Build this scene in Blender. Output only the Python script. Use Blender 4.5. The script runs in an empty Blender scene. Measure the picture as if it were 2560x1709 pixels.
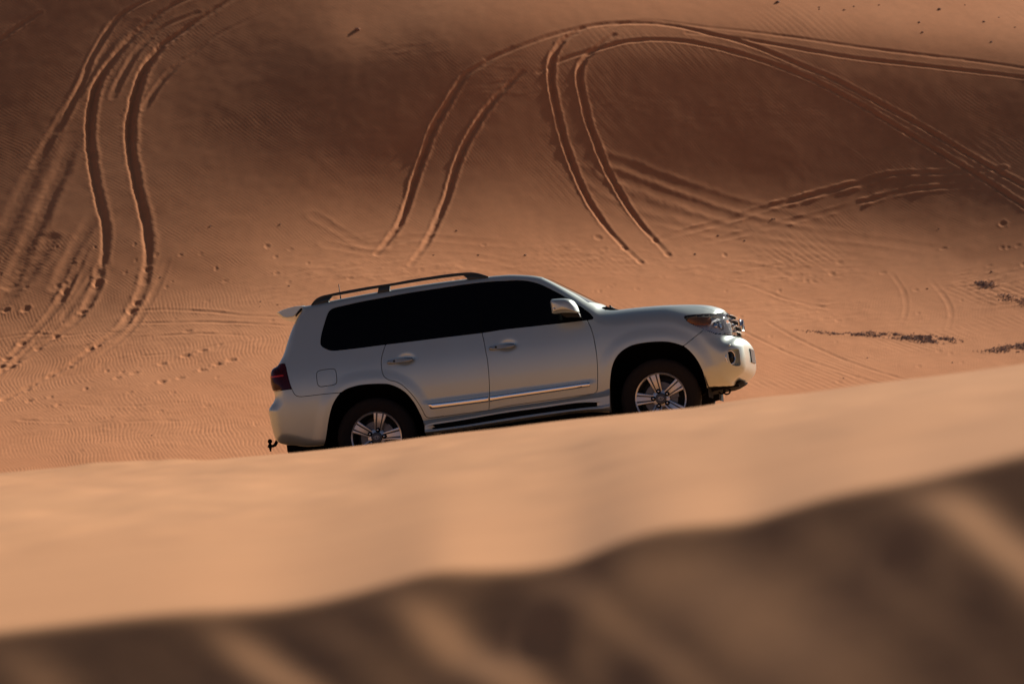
import bpy, bmesh, math
import numpy as np
from mathutils import Vector, Matrix

rng = np.random.default_rng(7)
SC = bpy.context.scene
COL = SC.collection
R = math.radians

# ----------------------------------------------------------------------------
# small numeric helpers
# ----------------------------------------------------------------------------
def sst(a, b, x):
    t = np.clip((x - a) / (b - a), 0, 1)
    return t * t * (3 - 2 * t)

def cr(pts, n=6, closed=False):
    """Catmull-Rom resampling of a polyline"""
    p = np.asarray(pts, float)
    if closed:
        p = np.vstack([p[-1], p, p[0], p[1]])
    else:
        p = np.vstack([2 * p[0] - p[1], p, 2 * p[-1] - p[-2]])
    out = []
    t = np.linspace(0, 1, n, endpoint=False)[:, None]
    for i in range(1, len(p) - 2):
        a, b, c, d = p[i - 1], p[i], p[i + 1], p[i + 2]
        out.append(0.5 * (2 * b + (c - a) * t + (2 * a - 5 * b + 4 * c - d) * t ** 2 + (3 * b - a - 3 * c + d) * t ** 3))
    o = np.vstack(out)
    if not closed:
        o = np.vstack([o, p[-2]])
    return o

def spline(xs, ys):
    """natural cubic spline as a fast lookup"""
    xs = np.asarray(xs, float); ys = np.asarray(ys, float); n = len(xs)
    h = np.diff(xs); A = np.eye(n); rhs = np.zeros(n)
    for i in range(1, n - 1):
        A[i, i - 1] = h[i - 1]; A[i, i] = 2 * (h[i - 1] + h[i]); A[i, i + 1] = h[i]
        rhs[i] = 6 * ((ys[i + 1] - ys[i]) / h[i] - (ys[i] - ys[i - 1]) / h[i - 1])
    m = np.linalg.solve(A, rhs)
    X = np.linspace(xs[0], xs[-1], 3000)
    k = np.clip(np.searchsorted(xs, X) - 1, 0, n - 2)
    dx = X - xs[k]
    Y = ys[k] + dx * ((ys[k + 1] - ys[k]) / h[k] - h[k] * (2 * m[k] + m[k + 1]) / 6) + m[k] / 2 * dx ** 2 + (m[k + 1] - m[k]) / (6 * h[k]) * dx ** 3
    return lambda q: np.interp(q, X, Y)

_tab = rng.random((256, 256)).astype(np.float32) * 2 - 1
def vnoise(x, y, seed=0):
    x = x + seed * 17.31; y = y + seed * 9.77
    xi = np.floor(x).astype(np.int64); yi = np.floor(y).astype(np.int64)
    fx = (x - xi).astype(np.float32); fy = (y - yi).astype(np.float32)
    fx = fx * fx * fx * (fx * (fx * 6 - 15) + 10); fy = fy * fy * fy * (fy * (fy * 6 - 15) + 10)
    a = _tab[xi & 255, yi & 255]; b = _tab[(xi + 1) & 255, yi & 255]
    c = _tab[xi & 255, (yi + 1) & 255]; d = _tab[(xi + 1) & 255, (yi + 1) & 255]
    return (a + (b - a) * fx) * (1 - fy) + (c + (d - c) * fx) * fy

def fbm(x, y, o=3, seed=0):
    s = 0; a = 1.0; t = 0
    for i in range(o):
        s = s + a * vnoise(x * 2 ** i, y * 2 ** i, seed + i * 3); t += a; a *= 0.5
    return s / t

def seg_dist(px, py, poly, closed=True):
    """unsigned distance to a polyline, and inside flag when closed"""
    d = np.full(px.shape, 1e9); ins = np.zeros(px.shape, bool)
    n = len(poly)
    for i in range(n if closed else n - 1):
        ax, ay = poly[i]; bx, by = poly[(i + 1) % n]
        ex, ey = bx - ax, by - ay
        L = ex * ex + ey * ey
        if L > 1e-14:
            t = np.clip(((px - ax) * ex + (py - ay) * ey) / L, 0, 1)
            d = np.minimum(d, (px - ax - t * ex) ** 2 + (py - ay - t * ey) ** 2)
        if closed:
            c = (ay > py) != (by > py)
            if c.any():
                xi = ax + (py - ay) * ex / (ey if abs(ey) > 1e-14 else 1e-14)
                ins ^= c & (px < xi)
    return np.sqrt(d), ins

def sdf(px, py, poly, pad=25.0):
    """signed distance (negative inside), exact only near the outline"""
    poly = np.asarray(poly, float)
    x0, y0 = poly.min(0); x1, y1 = poly.max(0)
    dx = np.maximum(np.maximum(x0 - px, px - x1), 0); dy = np.maximum(np.maximum(y0 - py, py - y1), 0)
    out = np.hypot(dx, dy)
    near = out < pad
    if near.any():
        d, ins = seg_dist(px[near], py[near], poly)
        out[near] = np.where(ins, -d, d)
    return out

# ----------------------------------------------------------------------------
# camera model (photo pixels are 2560 x 1709; "display" pixels 2349 x 1568)
# ----------------------------------------------------------------------------
CAM = np.array([0.0, 0.0, 12.0])
PITCH = R(-6.0)
FWD = np.array([0, math.cos(PITCH), math.sin(PITCH)])
RGT = np.array([1.0, 0, 0])
UPV = np.array([0, -math.sin(PITCH), math.cos(PITCH)])
DIST = 60.0
YAW, ROLL = R(-5.5), R(-8.0)
HUBY = -0.905
WR = 0.395          # tyre radius
RH = np.array([0.0, HUBY, WR]); FH = np.array([2.85, HUBY, WR])
RH_PX = np.array([941.3, 1093.0]); FH_PX = np.array([1651.9, 995.6])

def car_rot(pitch):
    cy, sy = math.cos(YAW), math.sin(YAW); cp, sp = math.cos(pitch), math.sin(pitch); cx, sx = math.cos(ROLL), math.sin(ROLL)
    Rz = np.array([[cy, -sy, 0], [sy, cy, 0], [0, 0, 1]]); Ry = np.array([[cp, 0, sp], [0, 1, 0], [-sp, 0, cp]])
    Rx = np.array([[1, 0, 0], [0, cx, -sx], [0, sx, cx]])
    return Rz @ Ry @ Rx

def project(P, foc):
    q = np.asarray(P) - CAM
    z = q @ FWD
    return np.stack([1280 + (q @ RGT) / z * foc, 854.5 - (q @ UPV) / z * foc], -1)

def solve_car():
    v = np.array([-1.35, 5.0, -0.13, 15000.0])   # x, z, pitch, focal length in photo px
    def res(v):
        M = car_rot(v[2]); T = np.array([v[0], DIST, v[1]])
        a = project(T + M @ RH, v[3]) - RH_PX; b = project(T + M @ FH, v[3]) - FH_PX
        return np.concatenate([a, b])
    for _ in range(30):
        r = res(v); J = np.zeros((4, 4))
        for k in range(4):
            e = np.zeros(4); e[k] = 1e-4 * max(1, abs(v[k]))
            J[:, k] = (res(v + e) - r) / e[k]
        v = v - np.linalg.solve(J, r)
    return v
_v = solve_car()
CM = car_rot(_v[2]); CT = np.array([_v[0], DIST, _v[1]]); FOC = _v[3]
print('car', CT, 'pitch', math.degrees(_v[2]), 'focal px', FOC, 'mm', FOC / 2560 * 36)

def car2px(P):
    return project(np.asarray(P) @ CM.T + CT, FOC)

def px_rays(p):
    p = np.asarray(p, float)
    return FWD + ((p[..., 0:1] - 1280) / FOC) * RGT + ((854.5 - p[..., 1:2]) / FOC) * UPV

def px2car(p, y):
    """photo pixel -> car coordinates on the plane y = const"""
    d = px_rays(p) @ CM; o = (CAM - CT) @ CM
    t = (y - o[1]) / d[..., 1:2]
    return o + t * d

def disp2src(p):
    return np.asarray(p, float) * (2560 / 2349)

def Z(o, pts):
    return np.asarray(o, float) + np.asarray(pts, float) / 6.534
Z1, Z2, Z3, Z4, Z5, Z6, Z7, Z8 = (660, 670), (960, 670), (1260, 670), (1580, 740), (660, 900), (960, 900), (1260, 850), (1560, 860)

SUN_EL, SUN_AZ = R(27.0), R(38.0)     # azimuth measured from +y towards +x
SUN = np.array([math.cos(SUN_EL) * math.sin(SUN_AZ), math.cos(SUN_EL) * math.cos(SUN_AZ), math.sin(SUN_EL)])

# ----------------------------------------------------------------------------
# materials
# ----------------------------------------------------------------------------
def mat(name, base, rough=0.5, metal=0.0, var=0.0, scale=40.0, spec=0.5, coat=0.0, bump=0.0, tcoord='Object', trans=0.0):
    m = bpy.data.materials.new(name); m.use_nodes = True
    nt = m.node_tree; b = nt.nodes['Principled BSDF']
    b.inputs['Base Color'].default_value = (*base, 1)
    b.inputs['Roughness'].default_value = rough
    b.inputs['Metallic'].default_value = metal
    b.inputs['Specular IOR Level'].default_value = spec
    b.inputs['Coat Weight'].default_value = coat
    b.inputs['Coat Roughness'].default_value = 0.04
    b.inputs['Transmission Weight'].default_value = trans
    tc = nt.nodes.new('ShaderNodeTexCoord')
    no = nt.nodes.new('ShaderNodeTexNoise'); no.inputs['Scale'].default_value = scale; no.inputs['Detail'].default_value = 4
    nt.links.new(tc.outputs[tcoord], no.inputs['Vector'])
    if var > 0:
        mr = nt.nodes.new('ShaderNodeMapRange')
        mr.inputs['To Min'].default_value = 1 - var; mr.inputs['To Max'].default_value = 1 + var
        nt.links.new(no.outputs['Fac'], mr.inputs['Value'])
        mx = nt.nodes.new('ShaderNodeVectorMath'); mx.operation = 'SCALE'
        mx.inputs[0].default_value = base
        nt.links.new(mr.outputs['Result'], mx.inputs['Scale'])
        nt.links.new(mx.outputs['Vector'], b.inputs['Base Color'])
    if bump > 0:
        bp = nt.nodes.new('ShaderNodeBump'); bp.inputs['Strength'].default_value = 0.5; bp.inputs['Distance'].default_value = bump
        nt.links.new(no.outputs['Fac'], bp.inputs['Height']); nt.links.new(bp.outputs['Normal'], b.inputs['Normal'])
    return m

def sand_material(name, base, fine=0.006):
    m = bpy.data.materials.new(name); m.use_nodes = True
    nt = m.node_tree; L = nt.links; b = nt.nodes['Principled BSDF']
    b.inputs['Roughness'].default_value = 0.95; b.inputs['Specular IOR Level'].default_value = 0.15
    geo = nt.nodes.new('ShaderNodeNewGeometry')
    def noise(s, d=5, r=0.55):
        n = nt.nodes.new('ShaderNodeTexNoise'); n.inputs['Scale'].default_value = s; n.inputs['Detail'].default_value = d; n.inputs['Roughness'].default_value = r
        L.new(geo.outputs['Position'], n.inputs['Vector']); return n
    n1 = noise(0.12); n2 = noise(2.5, 6, 0.65); n3 = noise(60.0, 2)
    ramp = nt.nodes.new('ShaderNodeValToRGB')
    ramp.color_ramp.elements[0].position = 0.3; ramp.color_ramp.elements[1].position = 0.7
    ramp.color_ramp.elements[0].color = (base[0] * 0.94, base[1] * 0.90, base[2] * 0.86, 1)
    ramp.color_ramp.elements[1].color = (min(1, base[0] * 1.05), base[1] * 1.07, base[2] * 1.1, 1)
    L.new(n1.outputs['Fac'], ramp.inputs['Fac'])
    mr = nt.nodes.new('ShaderNodeMapRange'); mr.inputs['To Min'].default_value = 0.86; mr.inputs['To Max'].default_value = 1.14
    L.new(n2.outputs['Fac'], mr.inputs['Value'])
    mr3 = nt.nodes.new('ShaderNodeMapRange'); mr3.inputs['To Min'].default_value = 0.9; mr3.inputs['To Max'].default_value = 1.1
    L.new(n3.outputs['Fac'], mr3.inputs['Value'])
    mu = nt.nodes.new('ShaderNodeMath'); mu.operation = 'MULTIPLY'
    L.new(mr.outputs['Result'], mu.inputs[0]); L.new(mr3.outputs['Result'], mu.inputs[1])
    sc = nt.nodes.new('ShaderNodeVectorMath'); sc.operation = 'SCALE'
    L.new(ramp.outputs['Color'], sc.inputs[0]); L.new(mu.outputs['Value'], sc.inputs['Scale'])
    L.new(sc.outputs['Vector'], b.inputs['Base Color'])
    if fine:
        n4 = noise(14.0, 4, 0.6)
        bp = nt.nodes.new('ShaderNodeBump'); bp.inputs['Strength'].default_value = 0.35; bp.inputs['Distance'].default_value = fine
        L.new(n4.outputs['Fac'], bp.inputs['Height']); L.new(bp.outputs['Normal'], b.inputs['Normal'])
    return m

SAND = (0.60, 0.244, 0.098)
M_sand_far = sand_material('sand_dune_far', SAND)
M_sand_near = sand_material('sand_dune_near', (0.575, 0.280, 0.122), 0.0015)
M_sand_base = sand_material('sand_plain', SAND, 0)

def paint_material():
    m = mat('silver_paint', (0.53, 0.615, 0.57), rough=0.36, metal=0.60, spec=0.5, coat=0.4)
    nt = m.node_tree; L = nt.links; b = nt.nodes['Principled BSDF']
    tc = nt.nodes.new('ShaderNodeTexCoord')
    n = nt.nodes.new('ShaderNodeTexNoise'); n.inputs['Scale'].default_value = 3.0; n.inputs['Detail'].default_value = 6; n.inputs['Roughness'].default_value = 0.6
    L.new(tc.outputs['Object'], n.inputs['Vector'])
    n2 = nt.nodes.new('ShaderNodeTexNoise'); n2.inputs['Scale'].default_value = 900.0; n2.inputs['Detail'].default_value = 1
    L.new(tc.outputs['Object'], n2.inputs['Vector'])
    # thin dust film: mixes a little sand colour and roughness in patches
    mr = nt.nodes.new('ShaderNodeMapRange'); mr.inputs['From Min'].default_value = 0.35; mr.inputs['From Max'].default_value = 0.8
    mr.inputs['To Min'].default_value = 0.0; mr.inputs['To Max'].default_value = 0.09
    L.new(n.outputs['Fac'], mr.inputs['Value'])
    mix = nt.nodes.new('ShaderNodeMix'); mix.data_type = 'RGBA'
    mix.inputs['A'].default_value = (0.53, 0.615, 0.57, 1); mix.inputs['B'].default_value = (0.5, 0.33, 0.22, 1)
    sp = nt.nodes.new('ShaderNodeSeparateXYZ'); L.new(tc.outputs['Object'], sp.inputs['Vector'])
    hz = nt.nodes.new('ShaderNodeMapRange'); hz.interpolation_type = 'SMOOTHSTEP'  # dust denser low down; its tan also paints in the pinkish sand reflection
    hz.inputs['From Min'].default_value = 0.35; hz.inputs['From Max'].default_value = 0.85; hz.inputs['To Min'].default_value = 0.34; hz.inputs['To Max'].default_value = 0.0
    L.new(sp.outputs['Z'], hz.inputs['Value'])
    n3 = nt.nodes.new('ShaderNodeTexNoise'); n3.inputs['Scale'].default_value = 7.0; n3.inputs['Detail'].default_value = 7; n3.inputs['Roughness'].default_value = 0.65
    L.new(tc.outputs['Object'], n3.inputs['Vector'])
    dm = nt.nodes.new('ShaderNodeMath'); dm.operation = 'MULTIPLY'; L.new(hz.outputs['Result'], dm.inputs[0]); L.new(n3.outputs['Fac'], dm.inputs[1])
    da = nt.nodes.new('ShaderNodeMath'); da.operation = 'ADD'; da.use_clamp = True; L.new(dm.outputs['Value'], da.inputs[0]); L.new(mr.outputs['Result'], da.inputs[1])
    L.new(da.outputs['Value'], mix.inputs['Factor']); L.new(mix.outputs['Result'], b.inputs['Base Color'])
    r2 = nt.nodes.new('ShaderNodeMapRange'); r2.inputs['To Min'].default_value = 0.30; r2.inputs['To Max'].default_value = 0.42
    L.new(n2.outputs['Fac'], r2.inputs['Value']); L.new(r2.outputs['Result'], b.inputs['Roughness'])
    return m
M_paint = paint_material()
M_black = mat('black_plastic', (0.012, 0.013, 0.014), 0.55, var=0.25, scale=60, spec=0.3)
M_flat = mat('wheel_well_black', (0.006, 0.006, 0.007), 0.9, var=0.3, scale=30, spec=0.1)
M_glass = mat('tinted_glass', (0.0025, 0.003, 0.004), 0.06, var=0.1, scale=3, spec=0.12)
M_pillar = mat('pillar_black', (0.003, 0.0033, 0.004), 0.25, var=0.1, scale=8, spec=0.1)
M_handle = mat('handle_metal', (0.22, 0.25, 0.25), 0.3, metal=0.85, var=0.05, scale=20)
M_screen = mat('windscreen_glass', (0.012, 0.012, 0.013), 0.03, var=0.1, scale=3, spec=0.5)
M_chrome = mat('chrome', (0.78, 0.78, 0.78), 0.12, metal=1.0, var=0.04, scale=20)
M_trimmet = mat('dark_grey_rail', (0.014, 0.024, 0.028), 0.35, metal=0.0, var=0.1, scale=30, spec=0.4)
M_rub = mat('tyre_rubber', (0.022, 0.018, 0.015), 0.9, var=0.3, scale=50, spec=0.2)
M_rim = mat('rim_alloy', (0.62, 0.62, 0.61), 0.30, metal=0.75, var=0.05, scale=30)
M_rimdark = mat('rim_dark', (0.09, 0.095, 0.1), 0.45, metal=0.5, var=0.1, scale=30)
M_barrel = mat('rim_barrel', (0.03, 0.031, 0.033), 0.5, metal=0.3, var=0.1, scale=30)
M_disc = mat('brake_disc', (0.16, 0.155, 0.15), 0.4, metal=0.7, var=0.2, scale=50)
M_red = mat('tail_lamp_red', (0.045, 0.003, 0.004), 0.08, var=0.15, scale=15, spec=0.3)
M_redb = mat('tail_lamp_strip', (0.50, 0.022, 0.012), 0.2, var=0.1, scale=15, spec=0.5)
M_amber = mat('amber_lens', (1.0, 0.30, 0.04), 0.4, var=0.15, scale=20, coat=0.2)
M_reflector = mat('lamp_reflector', (0.82, 0.82, 0.81), 0.30, metal=0.45, var=0.06, scale=25)
M_plate = mat('number_plate', (0.02, 0.02, 0.022), 0.4, var=0.2, scale=30)
def clear_lens():
    m = bpy.data.materials.new('clear_lens'); m.use_nodes = True
    nt = m.node_tree; L = nt.links
    out = nt.nodes['Material Output']; nt.nodes.remove(nt.nodes['Principled BSDF'])
    tr = nt.nodes.new('ShaderNodeBsdfTransparent'); gl = nt.nodes.new('ShaderNodeBsdfGlossy'); gl.inputs['Roughness'].default_value = 0.05
    tr.inputs['Color'].default_value = (0.93, 0.94, 0.94, 1)
    fr = nt.nodes.new('ShaderNodeFresnel'); fr.inputs['IOR'].default_value = 1.5
    n = nt.nodes.new('ShaderNodeTexNoise'); n.inputs['Scale'].default_value = 30
    mul = nt.nodes.new('ShaderNodeMath'); mul.operation = 'MULTIPLY_ADD'; mul.inputs[1].default_value = 0.06
    L.new(n.outputs['Fac'], mul.inputs[0]); L.new(fr.outputs['Fac'], mul.inputs[2])
    mx = nt.nodes.new('ShaderNodeMixShader'); L.new(mul.outputs['Value'], mx.inputs['Fac'])
    L.new(tr.outputs['BSDF'], mx.inputs[1]); L.new(gl.outputs['BSDF'], mx.inputs[2]); L.new(mx.outputs['Shader'], out.inputs['Surface'])
    return m
M_lens = clear_lens()
M_stone = mat('dark_stone', (0.17, 0.10, 0.07), 0.9, var=0.35, scale=12, spec=0.1)
M_clod = mat('sand_clod', (0.42, 0.21, 0.12), 0.95, var=0.25, scale=10, spec=0.05)
M_gravel = mat('grey_gravel', (0.31, 0.205, 0.165), 0.9, var=0.4, scale=9, spec=0.1)

# ----------------------------------------------------------------------------
# object helpers
# ----------------------------------------------------------------------------
def mk(name, V, Fc, material, parent=None, smooth=True):
    me = bpy.data.meshes.new(name)
    V = np.asarray(V, np.float32)
    if isinstance(Fc, np.ndarray):
        nf, k = Fc.shape
        me.vertices.add(len(V)); me.vertices.foreach_set('co', V.ravel())
        me.loops.add(nf * k); me.loops.foreach_set('vertex_index', Fc.astype(np.int32).ravel())
        me.polygons.add(nf); me.polygons.foreach_set('loop_start', np.arange(0, nf * k, k, dtype=np.int32))
        try:
            me.polygons.foreach_set('loop_total', np.full(nf, k, np.int32))
        except Exception:
            pass
        me.update(calc_edges=True); me.validate()
    else:
        me.from_pydata([tuple(map(float, v)) for v in V], [], [tuple(int(i) for i in f) for f in Fc]); me.update()
    me.polygons.foreach_set('use_smooth', np.full(len(me.polygons), smooth, bool))
    me.materials.append(material)
    o = bpy.data.objects.new(name, me); COL.objects.link(o)
    if parent is not None:
        o.parent = parent
    return o

def mk_bm(name, bm, material, parent=None, smooth=True, autosmooth=None):
    bmesh.ops.recalc_face_normals(bm, faces=bm.faces[:])
    me = bpy.data.meshes.new(name); bm.to_mesh(me); bm.free()
    me.polygons.foreach_set('use_smooth', np.full(len(me.polygons), smooth, bool))
    if smooth and autosmooth:
        me.set_sharp_from_angle(angle=R(autosmooth))
    me.materials.append(material)
    o = bpy.data.objects.new(name, me); COL.objects.link(o)
    if parent is not None:
        o.parent = parent
    return o

def tag(o, label=None, cat=None, group=None, kind=None):
    if label: o['label'] = label
    if cat: o['category'] = cat
    if group: o['group'] = group
    if kind: o['kind'] = kind
    return o

def bm_prism(bm, poly3, off, bevel=0.0, seg=2):
    """closed prism: polygon poly3 swept by the vector off, edges of the first face bevelled"""
    n = len(poly3)
    a = [bm.verts.new(p) for p in poly3]; b = [bm.verts.new(np.asarray(p) + off) for p in poly3]
    f0 = bm.faces.new(a); f1 = bm.faces.new(b[::-1])
    for i in range(n):
        bm.faces.new([a[(i + 1) % n], a[i], b[i], b[(i + 1) % n]])
    if bevel > 0:
        bmesh.ops.bevel(bm, geom=list(f0.edges) + list(f1.edges), offset=bevel, segments=seg, affect='EDGES', profile=0.5, clamp_overlap=True)

def bm_tube(bm, path, rad, n=10, cap=True, squash=None):
    path = [Vector(p) for p in path]
    rings = []
    up0 = Vector((0.13, 0.31, 1)).normalized()
    for i, p in enumerate(path):
        d = (path[min(i + 1, len(path) - 1)] - path[max(i - 1, 0)]).normalized()
        s = d.cross(up0)
        if s.length < 1e-4: s = d.cross(Vector((1, 0, 0)))
        s.normalize(); t = s.cross(d).normalized()
        r = rad[i] if hasattr(rad, '__len__') else rad
        k = squash or (1, 1)
        rings.append([bm.verts.new(p + s * math.cos(2 * math.pi * j / n) * r * k[0] + t * math.sin(2 * math.pi * j / n) * r * k[1]) for j in range(n)])
    for i in range(len(rings) - 1):
        for j in range(n):
            bm.faces.new([rings[i][j], rings[i][(j + 1) % n], rings[i + 1][(j + 1) % n], rings[i + 1][j]])
    if cap:
        bm.faces.new(rings[0][::-1]); bm.faces.new(rings[-1])

def bm_lathe(bm, prof, n=64, closed=False):
    """profile of (radius, y), axis y"""
    rings = []
    for r, y in prof:
        rings.append([bm.verts.new((r * math.cos(2 * math.pi * j / n), y, r * math.sin(2 * math.pi * j / n))) for j in range(n)])
    m = len(rings)
    for i in range(m if closed else m - 1):
        for j in range(n):
            bm.faces.new([rings[i][j], rings[i][(j + 1) % n], rings[(i + 1) % m][(j + 1) % n], rings[(i + 1) % m][j]])
    return rings

def bm_box(bm, lo, hi, bevel=0.0):
    lo = np.asarray(lo); hi = np.asarray(hi)
    r = bmesh.ops.create_cube(bm, size=1.0)
    for v in r['verts']:
        v.co = Vector(lo + (np.array(v.co) + 0.5) * (hi - lo))
    if bevel:
        es = {e for v in r['verts'] for e in v.link_edges}
        bmesh.ops.bevel(bm, geom=list(es), offset=bevel, segments=2, affect='EDGES', profile=0.5)

# ----------------------------------------------------------------------------
# the car body as one smooth surface
# ----------------------------------------------------------------------------
def prof(o, pts, y, dn=0.0):
    c = px2car(Z(o, pts), y)
    return np.stack([c[:, 0] + dn, c[:, 2]], -1)

REAR_Y = -0.78
KREAR = -0.05
pr = [
    prof(Z1, [(650, 632), (770, 604), (1060, 542), (1500, 455), (1860, 390)], -0.45),
    prof(Z2, [(300, 323), (700, 262), (1100, 207), (1450, 164), (1740, 133)], -0.45),
    prof(Z3, [(0, 125), (200, 113), (400, 118), (560, 130), (690, 152)], -0.3),
    prof(Z3, [(800, 192), (1000, 288), (1250, 410), (1450, 509), (1640, 606)], 0.0),
    prof(Z3, [(1720, 655), (1820, 672), (1950, 668)], -0.2),
    prof(Z4, [(0, 212), (300, 180), (600, 158), (900, 148), (1150, 150), (1300, 163), (1400, 187), (1480, 218), (1540, 262)], 0.0),
    prof(Z4, [(1632, 315), (1684, 400), (1724, 495), (1748, 590), (1752, 640)], 0.0),
    prof(Z4, [(1772, 676), (1832, 704), (1890, 755), (1930, 815), (1955, 900), (1975, 1030), (1978, 1150), (1960, 1230), (1900, 1310), (1790, 1410)], 0.0),
    prof(Z4, [(1660, 1455), (1450, 1470), (1220, 1500)], -0.6),
    prof(Z7, [(1700, 1120), (1100, 1200), (300, 1310)], -0.9),
    prof(Z6, [(1500, 1040), (700, 1140)], -0.9),
    prof(Z5, [(985, 1392), (500, 1390), (300, 1368), (230, 1335), (185, 1280), (150, 1170), (120, 1050), (95, 930), (80, 850), (84, 800), (110, 750),
              (155, 685), (178, 625), (182, 570), (172, 520), (150, 470), (125, 400), (110, 300), (108, 210), (122, 145), (160, 102), (215, 72)], REAR_Y, KREAR * REAR_Y ** 2),
    prof(Z1, [(270, 1500), (310, 1425), (342, 1340), (370, 1240), (408, 1110), (448, 995), (488, 895), (530, 810), (570, 742), (606, 684)], -0.70, KREAR * 0.49),
]
PROFILE = cr(np.vstack(pr), 5, closed=True)
_gu = np.arange(-1.5, 4.2, 0.006); _gv = np.arange(-0.1, 2.3, 0.006)
_GU, _GV = np.meshgrid(_gu, _gv, indexing='ij')
_d, _i = seg_dist(_GU.ravel(), _GV.ravel(), PROFILE)
_S = np.where(_i, -_d, _d).reshape(_GU.shape)

def side_sdf(u, v):
    x = np.clip((u - _gu[0]) / 0.006, 0, len(_gu) - 1.001); y = np.clip((v - _gv[0]) / 0.006, 0, len(_gv) - 1.001)
    i = x.astype(int); j = y.astype(int); fx = x - i; fy = y - j
    return (_S[i, j] * (1 - fx) + _S[i + 1, j] * fx) * (1 - fy) + (_S[i, j + 1] * (1 - fx) + _S[i + 1, j + 1] * fx) * fy

WF = spline([-0.2, 0.2, 0.35, 0.48, 0.62, 0.80, 0.95, 1.06, 1.16, 1.25, 1.40, 1.60, 1.76, 1.90, 2.3],
            [0.80, 0.86, 0.895, 0.915, 0.930, 0.944, 0.945, 0.936, 0.917, 0.893, 0.846, 0.775, 0.712, 0.65, 0.45])

# wheel arch outlines in photo pixels
ARCH_R = np.vstack([Z(Z5, [(960, 1560), (985, 1390), (1008, 1270), (1030, 1130), (1060, 940), (1110, 750), (1170, 630), (1240, 540), (1330, 475), (1450, 430), (1600, 398), (1800, 383)]),
                    Z(Z6, [(20, 382), (100, 395), (200, 430), (300, 485), (400, 570), (500, 700), (570, 830), (630, 960), (660, 1080), (682, 1210), (700, 1400)])])
ARCH_F = np.vstack([Z(Z7, [(1760, 1330), (1740, 1160), (1726, 900), (1732, 650), (1765, 430), (1830, 280), (1930, 170), (2080, 85)]),
                    Z(Z4, [(150, 765), (350, 742), (550, 740), (700, 765), (850, 820), (960, 910), (1050, 1020), (1130, 1160), (1180, 1290), (1213, 1420), (1232, 1530), (1240, 1640)])])
ARCH_R = cr(ARCH_R, 5); ARCH_F = cr(ARCH_F, 5)
def uv_of(pxs, y=-0.95):
    c = px2car(pxs, y); return np.stack([c[:, 0], c[:, 2]], -1)
_AR, _AF = uv_of(ARCH_R), uv_of(ARCH_F)
HANDLES = [px2car(Z(Z2, [(335, 1495)]), -0.94)[0], px2car(Z(Z2, [(2000, 1270)]), -0.94)[0]]
CREASE = uv_of(np.vstack([Z(Z6, [(620, 690)]), Z(Z7, [(1510, 660)])]))

def make_width_grid():
    """extra half width (flares, creases, dents) on a fine (u, v) grid"""
    W = np.zeros(_GU.shape)
    for A in (_AR, _AF):
        d, _ = seg_dist(_GU.ravel(), _GV.ravel(), A[::2], closed=False)
        d = d.reshape(_GU.shape)
        W += 0.011 * (1 - sst(0.03, 0.15, d))
    (u0, v0), (u1, v1) = CREASE
    line = v0 + (_GU - u0) / (u1 - u0) * (v1 - v0)
    win = sst(0.45, 0.62, _GU) * (1 - sst(2.15, 2.3, _GU))
    # lower door: a step outwards that carries the bright strip
    t = line - _GV
    W += win * (0.010 * sst(-0.03, 0.03, t) - 0.016 * sst(0.16, 0.24, t))
    # bulge above the rear bumper
    for h in HANDLES:
        ex = (_GU - h[0] - 0.012) / 0.085; ey = (_GV - h[2] - 0.004) / 0.052
        W -= 0.012 * np.exp(-(ex ** 2 + ey ** 2) ** 2)
    return W
_W = make_width_grid()
def grid_lookup(G, u, v):
    x = np.clip((u - _gu[0]) / 0.006, 0, len(_gu) - 1.001); y = np.clip((v - _gv[0]) / 0.006, 0, len(_gv) - 1.001)
    i = x.astype(int); j = y.astype(int); fx = x - i; fy = y - j
    return (G[i, j] * (1 - fx) + G[i + 1, j] * fx) * (1 - fy) + (G[i, j + 1] * (1 - fx) + G[i + 1, j + 1] * fx) * fy

def body_F(u, y, v):
    kb = KREAR + (0.045 - KREAR) * sst(0.2, 1.5, u)
    c = 0.028 + 0.035 * sst(2.0, 2.6, u)
    S = side_sdf(u + kb * y * y, v + c * y * y * sst(0.7, 1.1, v))
    pl = 1 - 0.035 * np.clip((-0.75 - u) / 0.35, 0, 2) ** 2 - 0.045 * np.clip((u - 3.0) / 0.6, 0, 2) ** 2
    w = WF(v) * pl + grid_lookup(_W, u, v)
    r = 0.05 + 0.10 * sst(1.9, 2.4, u) * sst(0.8, 1.0, v) + 0.06 * (1 - sst(-0.9, -0.5, u)) + 0.16 * sst(3.0, 3.45, u)
    b = np.abs(y) - w
    return np.minimum(np.maximum(S, b), -r) + np.hypot(np.maximum(S + r, 0), np.maximum(b + r, 0))

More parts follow.
